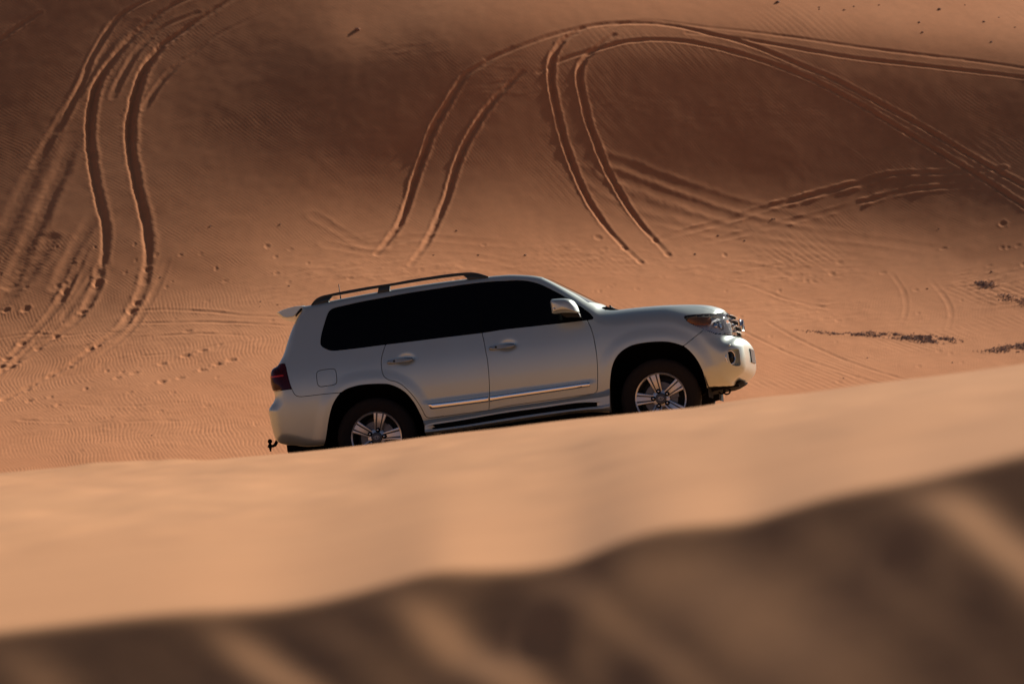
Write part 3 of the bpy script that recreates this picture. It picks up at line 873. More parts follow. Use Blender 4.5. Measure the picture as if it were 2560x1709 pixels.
# antenna
bm = bmesh.new()
a = P3(Z1, [(1256, 520)], 0.25)[0]; b = P3(Z1, [(1219, 262)], 0.25)[0]
bm_tube(bm, [a, a + (b - a) * 0.25, a + (b - a) * 0.3, b], [0.007, 0.006, 0.0045, 0.004], 8)
mk_bm('antenna', bm, M_black, car)

# door handles
def handle(dx, dy, parent):
    sh = np.array([dx, dy])
    bar = np.array([(48, 1535), (70, 1512), (130, 1497), (200, 1480), (300, 1470), (400, 1462), (455, 1460), (474, 1478), (474, 1500), (455, 1516), (400, 1524), (200, 1546), (80, 1562), (56, 1562)], float)
    p = px2car(Z(Z2, bar + sh), -0.955)
    bm = bmesh.new(); bm_prism(bm, p + np.array([0, -0.012, 0]), np.array([0, 0.026, 0]), 0.007, 3)
    h = mk_bm('handle', bm, M_handle, parent, autosmooth=60)
    bm = bmesh.new()
    # lock button
    c = px2car(Z(Z2, np.array([(163, 1518)], float) + sh), -0.969)[0]
    bmesh.ops.create_uvsphere(bm, u_segments=12, v_segments=8, radius=0.011, matrix=Matrix.Translation(Vector(c)))
    mk_bm('handle_lock', bm, M_black, parent, autosmooth=40)
handle(0, 0, door_r); handle(1662, -227, door_f)

# bright strips along the doors, bulging so they pick up sky above and sand below
def strip(top, bot, y0, bulge, name, material, parent, n=40, m=9):
    def res(p, k):
        p = np.asarray(p, float); d = np.r_[0, np.cumsum(np.hypot(*np.diff(p, axis=0).T))]; s = np.linspace(0, d[-1], k)
        return np.stack([np.interp(s, d, p[:, 0]), np.interp(s, d, p[:, 1])], -1)
    A = px2car(res(top, n), y0); B = px2car(res(bot, n), y0)
    V = []; F_ = []
    for i in range(n):
        taper = min(1, (i + 0.3) / 1.5, (n - 1 - i + 0.3) / 1.5)
        for j in range(m):
            t = j / (m - 1)
            a = math.pi * (0.02 + 0.96 * t)
            p = A[i] * (1 - t) + B[i] * t
            V.append((p[0], y0 - (0.2 if j in (0, m - 1) else 1.0) * bulge * taper - 0.055 * (0.12 * t - 0.17 * t * t) - 0.001, p[2]))
    for i in range(n - 1):
        for j in range(m - 1):
            F_.append((i * m + j, i * m + j + 1, (i + 1) * m + j + 1, (i + 1) * m + j))
    bm = bmesh.new(); vs = [bm.verts.new(v) for v in V]
    for f in F_: bm.faces.new([vs[k] for k in f])
    # back wall so the strip is a solid bar
    bv = [bm.verts.new((v[0], y0 + 0.02, v[2])) for v in V]
    edge = [i * m for i in range(n)] + [(n - 1) * m + j for j in range(1, m)] + [i * m + m - 1 for i in range(n - 2, -1, -1)] + [j for j in range(m - 2, 0, -1)]
    for a, b in zip(edge, edge[1:] + edge[:1]):
        bm.faces.new([vs[a], vs[b], bv[b], bv[a]])
    for v in [v for v in bv if not v.link_faces]: bm.verts.remove(v)
    return mk_bm(name, bm, material, parent, autosmooth=60)
YS = -0.956
st_r = strip(Z(Z6, [(716, 712), (1100, 668), (1560, 610), (1704, 590)]), Z(Z6, [(764, 802), (1100, 760), (1560, 700), (1704, 680)]), YS, 0.008, 'trim_strip', M_chrome, door_r)
st_f = strip(np.vstack([Z(Z6, [(1734, 586)]), Z(Z7, [(0, 882), (700, 782), (1395, 690)])]), np.vstack([Z(Z6, [(1734, 676)]), Z(Z7, [(0, 962), (700, 862), (1405, 756)])]), YS, 0.008, 'trim_strip', M_chrome, door_f)
# small raised mark on the end of the front strip
bm = bmesh.new()
bm_prism(bm, px2car(Z(Z7, [(1190, 770), (1215, 762), (1235, 762), (1250, 755), (1275, 750), (1272, 757), (1240, 765), (1215, 769)]), YS - 0.0125), np.array([0, 0.008, 0]))
mk_bm('strip_badge', bm, M_black, st_f, smooth=False)

# lower sill and running board
bm = bmesh.new()
def loft(bm, sections):
    rings = [[bm.verts.new(p) for p in s] for s in sections]
    n = len(rings[0])
    for i in range(len(rings) - 1):
        for j in range(n):
            bm.faces.new([rings[i][j], rings[i][(j + 1) % n], rings[i + 1][(j + 1) % n], rings[i + 1][j]])
    bm.faces.new(rings[0][::-1]); bm.faces.new(rings[-1])
# photo lines: ridge, recess top, recess bottom, lower edge
ridge = np.vstack([Z(Z6, [(668, 1066), (800, 1022), (1300, 948)]), Z(Z7, [(0, 1160), (600, 1075), (1200, 985), (1560, 936), (1726, 905)])])
rtop = np.vstack([Z(Z6, [(668, 1086), (800, 1050), (1300, 972)]), Z(Z7, [(0, 1185), (600, 1104), (1200, 1020), (1560, 1010), (1726, 985)])])
rbot = np.vstack([Z(Z6, [(668, 1142), (800, 1128), (1300, 1062)]), Z(Z7, [(0, 1282), (600, 1192), (1200, 1115), (1560, 1075), (1728, 1040)])])
low = np.vstack([Z(Z6, [(676, 1200), (800, 1192), (1300, 1126)]), Z(Z7, [(0, 1352), (600, 1262), (1200, 1175), (1560, 1160), (1742, 1165)])])
top = np.vstack([Z(Z6, [(640, 985), (800, 962), (1300, 890)]), Z(Z7, [(0, 1100), (600, 1018), (1200, 925), (1560, 850), (1722, 790)])])
def res2(p, k=60):
    x = np.linspace(p[0, 0], p[-1, 0], k); return np.stack([x, np.interp(x, p[:, 0], p[:, 1])], -1)
L_ = [res2(cr(t, 6)) for t in (top, ridge, rtop, rbot, low)]
secs = []
REC = []; yo = [-0.930, -0.985, -0.985, -0.985, -0.955]
for i in range(60):
    e = min(1, i / 5, (59 - i) / 8)          # the ends blend into the body
    rec = sst(0.0, 1.0, np.array(min(1, max(0, i - 1) / 4, max(0, 56 - i) / 4))); REC.append(float(rec))
    p = [px2car(L_[k][i:i + 1], yo[k])[0] for k in range(5)]
    s = []
    s.append((p[0][0], -0.86, p[0][2] + 0.01)); s.append((p[0][0], yo[0] - 0.004, p[0][2]))
    m = (p[0] + p[1]) / 2
    s.append((m[0], -0.948, m[2]))
    s.append((p[1][0], yo[1] + 0.012, p[1][2] + 0.008)); s.append((p[1][0], yo[1], p[1][2]))
    s.append((p[2][0], yo[2], p[2][2])); s.append((p[2][0], yo[2] + 0.075 * rec, p[2][2] - 0.004))
    s.append((p[3][0], yo[3] + 0.075 * rec, p[3][2] + 0.004)); s.append((p[3][0], yo[3], p[3][2]))
    m = (p[3] + p[4]) / 2
    s.append((p[3][0], yo[3] - 0.008, p[3][2] - 0.012)); s.append((m[0], yo[3] - 0.008, m[2])); s.append((p[4][0], yo[4], p[4][2])); s.append((p[4][0], -0.86, p[4][2] - 0.005))
    secs.append(s)
loft(bm, secs)
board = mk_bm('running_board', bm, M_paint, car, autosmooth=50)
V = np.empty(len(board.data.vertices) * 3, np.float32); board.data.vertices.foreach_get('co', V)
# black tread insert inside the recess
bm = bmesh.new(); secs = []
for i in range(2, 56):
    t_ = px2car(L_[2][i:i + 1], -0.955)[0]; b_ = px2car(L_[3][i:i + 1], -0.955)[0]
    s = []
    for k, w in ((0.0, 0.0), (0.25, 0.006), (0.5, 0.0), (0.75, 0.006), (1.0, 0.0)):
        q_ = t_ * (1 - k) + b_ * k
        s.append((q_[0], -0.985 + 0.070 * REC[i] - w * REC[i], q_[2] + (0.002 if k < .5 else -0.002)))
    s += [(b_[0], -0.885, b_[2]), (t_[0], -0.885, t_[2])]
    secs.append(s)
loft(bm, secs); mk_bm('step_tread', bm, M_flat, board, autosmooth=50)
mirrored(board, car)

# wing mirror
def wing_mirror():
    out = cr(Z(Z3, [(766, 570), (775, 522), (805, 507), (950, 496), (1045, 502), (1118, 532), (1178, 602), (1212, 680), (1222, 728), (1170, 733), (1060, 728), (930, 732), (806, 745), (786, 690)]), 4, closed=True)
    yy = [-0.985, -0.99, -1.02, -1.07, -1.11, -1.145, -1.17, -1.182, -1.186]
    ss = [0.80, 0.90, 0.985, 1.0, 0.985, 0.90, 0.72, 0.45, 0.12]
    base = px2car(out, -1.07); cen = base.mean(0)
    bm = bmesh.new(); rings = []
    for y, s in zip(yy, ss):
        rings.append([bm.verts.new((cen[0] + (p[0] - cen[0]) * s - 0.10 * (-1.07 - y) * 1.0, y, cen[2] + (p[2] - cen[2]) * s)) for p in base])
    n = len(base)
    for i in range(len(rings) - 1):
        for j in range(n):
            bm.faces.new([rings[i][j], rings[i][(j + 1) % n], rings[i + 1][(j + 1) % n], rings[i + 1][j]])
    bm.faces.new(rings[0][::-1]); bm.faces.new(rings[-1])
    mi = mk_bm('wing_mirror', bm, M_paint, door_f)
    bm = bmesh.new()
    bm_prism(bm, px2car(Z(Z3, [(900, 700), (1150, 690), (1230, 740), (1250, 800), (1000, 800), (930, 760)]), -0.99), np.array([0, 0.12, 0]), 0.01)
    mk_bm('mirror_arm', bm, M_black, mi if False else door_f, autosmooth=40)
    return mi, cen
mirr, mcen = wing_mirror()
def mir_y(px_pt):
    return -1.165
bm = bmesh.new()
bm_prism(bm, px2car(Z(Z3, [(800, 650), (830, 635), (920, 625), (1010, 622), (1055, 630), (1064, 648), (1056, 668), (900, 672), (812, 682)]), -1.176), np.array([0, 0.05, 0]), 0.004)
ind = mk_bm('mirror_indicator', bm, M_chrome, door_f, autosmooth=40)
bm = bmesh.new()
bm_prism(bm, px2car(Z(Z3, [(812, 660), (900, 646), (1000, 640), (1030, 646), (1000, 656), (900, 662), (816, 672)]), -1.1785), np.array([0, 0.03, 0]), 0.002)
mk_bm('indicator_lens', bm, M_rimdark, door_f, autosmooth=40)

# wipers and scuttle
bm = bmesh.new()
bm_prism(bm, px2car(Z(Z3, [(1585, 655), (1610, 635), (1680, 628), (1760, 642), (1880, 678), (1700, 690), (1610, 672)]), -0.62), np.array([0, 1.2, 0]), 0.006)
scut = mk_bm('scuttle', bm, M_black, car, autosmooth=40)
bm = bmesh.new()
for (x, y) in ((1640, 640), (1700, 622)):
    a = px2car(Z(Z3, [(x, y)]), -0.5)[0]
    bm_tube(bm, [a + np.array([0.02, 0, 0]), a + np.array([0, 0.2, 0.012]), a + np.array([-0.02, 0.5, 0.016]), a + np.array([-0.01, 0.9, 0.0])], 0.009, 8)
mk_bm('wiper', bm, M_black, scut)

# ---- wheels --------------------------------------------------------------------
def build_wheel(rot):
    """wheel in its own space: axis y, outer face at -y, origin on the hub face"""
    bm = bmesh.new()
    # rim lip + barrel (outer face y=0, inwards +y)
    bm_lathe(bm, [(0.236, 0.012), (0.243, 0.0), (0.252, -0.004), (0.258, 0.004), (0.257, 0.02), (0.252, 0.03)], 96)
    w = mk_bm('wheel', bm, M_rim, car, autosmooth=50)
    bm = bmesh.new()
    bm_lathe(bm, [(0.238, 0.010), (0.232, 0.04), (0.215, 0.07), (0.21, 0.2), (0.001, 0.2)], 96)
    mk_bm('rim_barrel', bm, M_barrel, w, autosmooth=50)
    # spokes: two bright ridges, a bright panel between two dark grooves
    bm = bmesh.new(); bmd = bmesh.new()
    def wpt(r, s, y, a):
        ca, sa = math.cos(a), math.sin(a)
        return (r * ca - s * sa, y, r * sa + s * ca)
    N = 14
    for k in range(5):
        a = rot + 2 * math.pi * k / 5
        rs = np.linspace(0.062, 0.243, N)
        secs = []; secd = []
        for r in rs:
            t = (r - 0.062) / (0.243 - 0.062)
            hw = 0.036 + 0.030 * t ** 1.1                    # half width
            y = 0.030 - 0.030 * t - 0.008 * math.sin(math.pi * t) # dished
            g0, g1 = hw * 0.40, hw * 0.60                    # groove
            d = 0.010 * min(1, t * 4)
            row = [(-hw, y + 0.012), (-hw * 0.97, y + 0.001), (-hw * 0.9, y), (-g1 - 0.002, y + 0.001), (-g1, y + d), (-g0, y + d), (-g0 + 0.002, y + 0.004),
                   (g0 - 0.002, y + 0.004), (g0, y + d), (g1, y + d), (g1 + 0.002, y + 0.001), (hw * 0.9, y), (hw * 0.97, y + 0.001), (hw, y + 0.012), (hw * 0.7, y + 0.04), (-hw * 0.7, y + 0.04)]
            secs.append([wpt(r, s, yy, a) for s, yy in row])
            for sgn in (-1, 1):
                pass
            secd.append([(wpt(r, g0, y + d - 0.0015, a), wpt(r, g1, y + d - 0.0015, a)), (wpt(r, -g1, y + d - 0.0015, a), wpt(r, -g0, y + d - 0.0015, a))])
        loft(bm, secs)
        bm.faces.ensure_lookup_table()
        base = len(bm.faces) - ((N - 1) * 16 + 2)
        for i in range(1, N - 1):
            for j in (4, 8):
                bm.faces[base + i * 16 + j].material_index = 1
    # hub
    bm_lathe(bm, [(0.092, 0.06), (0.088, 0.034), (0.075, 0.028), (0.001, 0.028)], 48)
    sp_ = mk_bm('spokes', bm, M_rim, w, autosmooth=35); sp_.data.materials.append(M_rimdark); bmd.free()
    # cap with oval emblem
    bm = bmesh.new()
    bm_lathe(bm, [(0.056, 0.03), (0.055, 0.012), (0.050, 0.006), (0.036, 0.004), (0.034, 0.006), (0.001, 0.005)], 40)
    mk_bm('hub_cap', bm, M_rimdark, w, autosmooth=40)
    bm = bmesh.new()
    ring(bm, 0.026, 0.019, 0.0022); ring(bm, 0.012, 0.017, 0.0018, 0, -0.001); ring(bm, 0.019, 0.008, 0.0018, 0, 0.009)
    for v in bm.verts: v.co.y += 0.003
    mk_bm('hub_emblem', bm, M_rim, w)
    # nuts in dark wells
    for k in range(5):
        a = rot + 2 * math.pi * k / 5
        bm = bmesh.new()
        bm_lathe(bm, [(0.0235, 0.028), (0.0235, 0.016), (0.020, 0.015), (0.020, 0.0235), (0.001, 0.0235)], 20)
        for v in bm.verts: v.co += Vector((0.075 * math.cos(a), 0, 0.075 * math.sin(a)))
        mk_bm('nut_well', bm, M_flat, w, autosmooth=40)
        bm = bmesh.new()
        bm_lathe(bm, [(0.0125, 0.023), (0.0125, 0.010), (0.009, 0.004), (0.001, 0.002)], 6)
        for v in bm.verts: v.co += Vector((0.075 * math.cos(a), 0, 0.075 * math.sin(a)))
        mk_bm('wheel_nut', bm, M_chrome, w, autosmooth=50)
    # brake disc
    bm = bmesh.new()
    bm_lathe(bm, [(0.085, 0.075), (0.165, 0.075), (0.168, 0.08), (0.168, 0.10), (0.085, 0.10)], 64)
    for k in range(40):
        a = 2 * math.pi * k / 40; r = 0.105 + 0.018 * (k % 3)
    mk_bm('brake_disc', bm, M_disc, w, autosmooth=40)
    bm = bmesh.new()
    a = 0.35
    secs = []
    for t in np.linspace(-0.38, 0.38, 9):
        secs.append([(r * math.cos(a + t), y, r * math.sin(a + t)) for r, y in ((0.10, 0.045), (0.18, 0.045), (0.185, 0.06), (0.185, 0.12), (0.10, 0.12))])
    loft(bm, secs); mk_bm('brake_caliper', bm, M_disc, w, autosmooth=40)
    # tyre
    bm = bmesh.new()
    pf = [(0.252, 0.026), (0.258, 0.008), (0.275, -0.004), (0.300, -0.012), (0.330, -0.014), (0.356, -0.008), (0.376, 0.004), (0.387, 0.016)]
    outp = pf + [(0.394, 0.03), (0.3955, 0.08), (0.3965, 0.115), (0.3955, 0.15), (0.394, 0.20)] + [(r, 0.23 - y) for r, y in pf[::-1]]
    rings = bm_lathe(bm, outp, 120)
    # tread blocks
    for i, rg in enumerate(rings):
        if 7 <= i <= 13:
            for j, v in enumerate(rg):
                if (j + (i % 2) * 2) % 4 == 0:
                    v.co.x *= 0.980; v.co.z *= 0.980
    mk_bm('tyre', bm, M_rub, w, autosmooth=35)
    return w
wr = build_wheel(R(74)); wr.location = (0.0, HUBY, WR)
wf = build_wheel(R(102)); wf.location = (2.85, HUBY, WR); wf.rotation_euler = (0, 0, R(1.0))
wr['label'] = 'rear wheel with its rim half hidden by sand'; wf['label'] = 'front wheel showing most of its rim'
def copy_wheel(w, loc):
    c = w.copy(); COL.objects.link(c); c.location = loc; c.rotation_euler = (0, 0, math.pi); c['label'] = 'far side wheel'
    for ch in w.children:
        d = ch.copy(); COL.objects.link(d); d.parent = c
copy_wheel(wr, (0.0, -HUBY, WR)); copy_wheel(wf, (2.85, -HUBY, WR))

# ----------------------------------------------------------------------------
# foreground dune: crest, lit top, brow, and the hollow flank the car stands on
# ----------------------------------------------------------------------------
def gz_of(dx, dy):
    """display pixel -> (x/y, z/y) slopes of its ray"""
    d = px_rays(disp2src(np.stack([dx, dy], -1)))
    return d[..., 0] / d[..., 1], d[..., 2] / d[..., 1]

crest_l = np.array([(-900, 1520), (-300, 1475), (0, 1443), (200, 1420), (450, 1395), (640, 1386), (780, 1362), (900, 1330), (1010, 1303), (1100, 1300), (1250, 1293), (1330, 1275), (1420, 1238), (1520, 1208), (1620, 1196), (1720, 1186), (1820, 1158), (1950, 1122), (2100, 1095), (2200, 1072), (2349, 1035), (2700, 960), (3300, 850)], float)
brow_l = np.array([(-900, 1165), (-300, 1112), (0, 1092), (300, 1071), (560, 1050), (740, 1035), (1100, 988), (1440, 953), (1640, 929), (1740, 914), (1850, 902), (2000, 881), (2200, 857), (2349, 838), (2700, 790), (3300, 720)], float)
gx_c, gz_c = gz_of(crest_l[:, 0], crest_l[:, 1]); gx_b, gz_b = gz_of(brow_l[:, 0], brow_l[:, 1])
crest_f = spline(gx_c, gz_c); brow_f = spline(gx_b, gz_b)

def blur1(a, n, axis):
    n = int(n) | 1
    pad = [(0, 0)] * a.ndim; pad[axis] = (n // 2 + 1, n // 2)
    c = np.cumsum(np.pad(a, pad, mode='edge'), axis)
    sl1 = [slice(None)] * a.ndim; sl0 = [slice(None)] * a.ndim
    sl1[axis] = slice(n, None); sl0[axis] = slice(0, -n)
    return (c[tuple(sl1)] - c[tuple(sl0)]) / n

def near_face():
    """flank below the near crest, marched towards the camera so the low sun only just rakes it"""
    gs = np.linspace(gx_c[0], gx_c[-1], 2200); dd = 0.005; K = 180
    t = (gs + 0.085) / 0.17; yc = 6.6 - 0.4 * np.clip(t, -0.5, 1.5)
    zc = yc * crest_f(gs)
    xd = (gs / gs[-1]); xd = np.interp(gs, gx_c, crest_l[:, 0])       # display x at the crest
    z = zc.copy(); out = np.zeros((K, len(gs))); ta = np.full(len(gs), 0.1)
    sx, sy, sz = SUN
    for k in range(K - 1):
        d = k * dd; u = xd - 0.80 * d * 1250
        T = 0.012 + 0.0 * u
        for xc, w, am in ((-60, 80, .08), (430, 65, .16), (640, 60, .02), (850, 75, .16), (1180, 60, .05), (1440, 150, .10), (1760, 60, .015), (2055, 75, .23), (2330, 60, .03), (2560, 90, .12)):
            T = T + 0.78 * am * np.exp(-((u - xc) / (1.2 * w)) ** 2) * sst(0.0, 0.16, np.array(d)) * (1 - 0.4 * sst(0.25, 0.6, np.array(d)))
        T = T + 0.50 * (1 - sst(0.0, 0.055, np.array(d)))
        y = yc - d
        b = np.gradient(z, gs * y) - ta * np.gradient(y, gs * y)
        b = np.clip(blur1(b, 91, 0), -0.5, 0.5)
        c0 = sz - b * sx; A = sy * sy - T * T
        disc = np.maximum(c0 ** 2 * sy ** 2 - A * (c0 ** 2 - T * T * (1 + b * b)), 0)
        ta = np.clip((c0 * sy - np.sqrt(disc)) / A, -0.12, 0.95)
        z = z - ta * dd - b * gs * dd
        z = 0.7 * z + 0.3 * blur1(z, 25, 0)
        out[k + 1] = z - zc
    return gs, dd, out

def foreground():
    lim = (gx_c[0], gx_c[-1])
    A_in = np.linspace(R(-8.0), R(8.0), 760)
    A_out = np.concatenate([np.linspace(R(8.0), R(40), 90)[1:], np.linspace(R(40), R(180), 60)[1:]])
    az = np.concatenate([-A_out[::-1][1:], A_in, A_out])
    rr = np.concatenate([np.linspace(1.2, 5.0, 50)[:-1], np.linspace(5.0, 7.4, 220)[:-1], np.geomspace(7.4, 80, 330)[:-1], np.geomspace(80, 190, 40)])
    AZ, RR = np.meshgrid(az, rr, indexing='ij')
    g = np.tan(np.clip(AZ, -1.2, 1.2)); gx = np.clip(g, lim[0], lim[1])
    front = 1 - sst(R(12), R(45), np.abs(AZ))
    c_az = np.cos(np.clip(AZ, -1.2, 1.2))
    gc = crest_f(gx); gb = brow_f(np.clip(gx, gx_b[0], gx_b[-1]))
    X = RR * np.sin(AZ); Y = RR * np.cos(AZ)
    yy = RR * c_az                              # depth along y for the in-frame part
    t = (gx - (-0.085)) / 0.17                   # 0 left .. 1 right edge of frame
    yc = 6.6 - 0.4 * np.clip(t, -0.5, 1.5)
    yb = 25 - 8 * sst(0.25, 1.0, t)
    zc = yc * gc; zb = yb * gb
    # lit top between crest and brow, as sight-line slope
    s = np.clip((yy - yc) / (yb - yc), 0, 1)
    w = np.log(np.maximum(yy, 0.1) / yc) / np.log(yb / yc); w = np.clip(w, 0, 1)
    gmid = gc + (gb - gc) * (1.55 * w - 0.55 * w ** 2) ** 1.0 * 1.0
    gmid = gc + (gb - gc) * np.sin(w * math.pi / 2) ** 1.0
    ztop = yy * gmid
    # beyond the brow: down to the car's standing plane, then on to the valley
    nrm = CM[:, 2]; cpt = CT
    zcar = cpt[2] - CAM[2] - (nrm[0] * (X - cpt[0]) + nrm[1] * (Y - cpt[1])) / nrm[2] + 0.035
    gcar = np.minimum(zcar / np.maximum(yy, 1), gb - 0.0016)
    wb = sst(0, 1, np.log(np.maximum(yy, 1) / yb) / np.log(57.0 / yb))
    gfar = gb + (gcar - gb) * wb
    zfar = yy * gfar
    # past the car the ground keeps falling
    past = sst(66, 120, yy)
    zfar = zfar * (1 - past) + past * np.minimum(yy * (gb - 0.016), zfar)
    # near face: below the crest, steep towards the camera with ribs
    dy = yc - yy
    lim_z = -2.25
    gs, dd, FZ = near_face()
    fi = np.clip((gx - gs[0]) / (gs[1] - gs[0]), 0, len(gs) - 1.001); fj = np.clip(dy / dd, 0, FZ.shape[0] - 1.001)
    i_, j_ = fi.astype(int), fj.astype(int); fa, fb = fi - i_, fj - j_
    drop = (FZ[j_, i_] * (1 - fa) + FZ[j_, i_ + 1] * fa) * (1 - fb) + (FZ[j_ + 1, i_] * (1 - fa) + FZ[j_ + 1, i_ + 1] * fa) * fb
    zn = zc + drop - 0.55 * np.maximum(dy - dd * (FZ.shape[0] - 2), 0)
    zn = np.where(dy > 0, np.maximum(zn, lim_z + 0.04 * vnoise(X * 1.5, Y * 1.5, 5)), zn)
    z = np.where(yy < yc, zn, np.where(yy < yb, ztop, zfar))
    # soft swells and long wind streaks on the lit top
    m = sst(0.03, 0.35, s) * (1 - sst(0.9, 1.02, s))
    u1 = X * 1.1 - 0.1 * Y; 
    top_n = 0.020 * vnoise(X * 1.6 + 0.08 * Y, Y * 0.32, 21) + 0.012 * vnoise(X * 4.0, Y * 0.9, 22) + 0.006 * vnoise(X * 9, Y * 2.4, 23)
    z = z + np.where((yy >= yc) & (yy < yb), m * top_n * 0.6, 0)
    lft = (1 - sst(0.12, 0.30, t)) * np.exp(-((yy / yb - 0.93) / 0.10) ** 2)
    z = z + lft * 0.05 * np.maximum(fbm(X * 1.3 + Y * 0.25, Y * 0.5 - X * 0.4, 3, 71) - 0.05, 0)
    beyond = sst(1.0, 1.25, yy / yb)
    z = z + beyond * 0.03 * fbm(X * 0.7, Y * 0.5, 3, 31) * (yy < 160)
    # everything away from the picture: a broad dune top around the camera
    zgen = -2.2 + 0.5 * fbm(X * 0.03, Y * 0.03, 3, 41) - 14 * sst(40, 190, RR) * sst(-0.6, 0.6, np.cos(AZ))
    z = z * front + zgen * (1 - front)
    V = np.stack([X, Y, z + CAM[2]], -1)
    n0, n1 = X.shape
    i = (np.arange(n0 - 1)[:, None] * n1 + np.arange(n1 - 1)[None]).ravel()
    Q = np.stack([i, i + 1, i + n1 + 1, i + n1], -1)[:, ::-1].copy()
    P = V.reshape(-1, 3)
    # close the seam behind the camera and the hole at the feet is outside the frame
    o = mk('sand_dune', P, Q, M_sand_near)
    tag(o, kind='structure')
    return P.reshape(n0, n1, 3), az, rr
FG, FG_az, FG_r = foreground()

# ----------------------------------------------------------------------------
# background dune: marched up the picture so that the sun rakes it as in the photo
# ----------------------------------------------------------------------------
ctlY = [1300, 1050, 950, 850, 750, 660, 600, 540, 450, 375, 300, 225, 150, 100, 50, 0, -120]
ctlX = [-500, 0, 150, 300, 450, 600, 750, 900, 1050, 1200, 1350, 1500, 1650, 1800, 1950, 2100, 2349, 2800]
LUM = {  # picture brightness (0..1 of lit sand) wanted at control points
 1300: [.86]*18,
 1050: [.84,.84,.84,.84,.85,.86,.86,.86,.86,.86,.86,.86,.86,.86,.86,.86,.86,.86],
 950:  [.80,.80,.80,.82,.84,.86,.86,.86,.86,.86,.86,.86,.86,.86,.86,.86,.84,.84],
 850:  [.72,.72,.74,.77,.80,.84,.85,.85,.85,.85,.85,.85,.85,.85,.84,.82,.80,.80],
 750:  [.58,.58,.62,.66,.72,.77,.80,.82,.82,.82,.83,.83,.83,.82,.80,.78,.76,.76],
 660:  [.40,.42,.48,.54,.60,.67,.72,.76,.78,.78,.80,.80,.78,.76,.74,.70,.64,.62],
 600:  [.40,.42,.44,.48,.54,.60,.67,.72,.73,.73,.74,.74,.72,.70,.67,.62,.55,.52],
 540:  [.37,.39,.41,.44,.49,.54,.60,.64,.64,.65,.66,.65,.63,.60,.56,.50,.42,.40],
 450:  [.31,.34,.38,.42,.42,.43,.44,.40,.44,.48,.46,.41,.37,.33,.28,.24,.19,.17],
 375:  [.25,.30,.36,.40,.36,.31,.29,.23,.28,.40,.33,.23,.20,.18,.17,.17,.17,.17],
 300:  [.16,.23,.35,.39,.32,.24,.18,.13,.18,.30,.24,.14,.13,.13,.15,.17,.17,.17],
 225:  [.12,.19,.32,.38,.31,.23,.18,.17,.19,.28,.22,.15,.14,.15,.17,.19,.18,.18],
 150:  [.08,.15,.28,.36,.30,.24,.20,.19,.20,.29,.25,.20,.19,.21,.26,.32,.40,.42],
 100:  [.06,.11,.22,.33,.31,.28,.28,.30,.33,.41,.41,.41,.41,.44,.50,.56,.63,.66],
 50:   [.04,.09,.20,.31,.32,.34,.38,.44,.48,.54,.57,.60,.62,.64,.66,.69,.72,.72],
 0:    [.03,.06,.15,.25,.30,.36,.44,.50,.56,.60,.64,.67,.68,.70,.71,.72,.75,.75],
 -120: [.05,.08,.14,.24,.30,.38,.46,.54,.58,.62,.64,.66,.66,.66,.67,.67,.68,.68],
}
def lum_map(XX, YY):
    cy = np.array(ctlY[::-1], float); cx = np.array(ctlX, float)
    G = np.array([LUM[y] for y in ctlY[::-1]])
    # interpolate in X with a spline per row, then in Y
    xs = XX[0]; rows = np.array([np.interp(xs, cx, g) for g in G])
    out = np.empty(XX.shape)
    ys = YY[:, 0]
    k = np.clip(np.searchsorted(cy, ys) - 1, 0, len(cy) - 2)
    t = ((ys - cy[k]) / (cy[k + 1] - cy[k]))[:, None]
    out = rows[k] * (1 - t) + rows[k + 1] * t
    return out


def spline_matrix(xs, X):
    n = len(xs); h = np.diff(xs); A = np.eye(n); B = np.zeros((n, n))
    for i in range(1, n - 1):
        A[i, i - 1] = h[i - 1]; A[i, i] = 2 * (h[i - 1] + h[i]); A[i, i + 1] = h[i]
        B[i, i + 1] += 6 / h[i]; B[i, i] -= 6 / h[i] + 6 / h[i - 1]; B[i, i - 1] += 6 / h[i - 1]
    Mm = np.linalg.solve(A, B)
    k = np.clip(np.searchsorted(xs, X) - 1, 0, n - 2); dx = X - xs[k]; hk = h[k]; W = np.zeros((len(X), n)); r = np.arange(len(X))
    W[r, k] += 1 - dx / hk; W[r, k + 1] += dx / hk
    W += ((-hk * dx / 3) + dx ** 2 / 2 - dx ** 3 / (6 * hk))[:, None] * Mm[k] + ((-hk * dx / 6) + dx ** 3 / (6 * hk))[:, None] * Mm[k + 1]
    return W

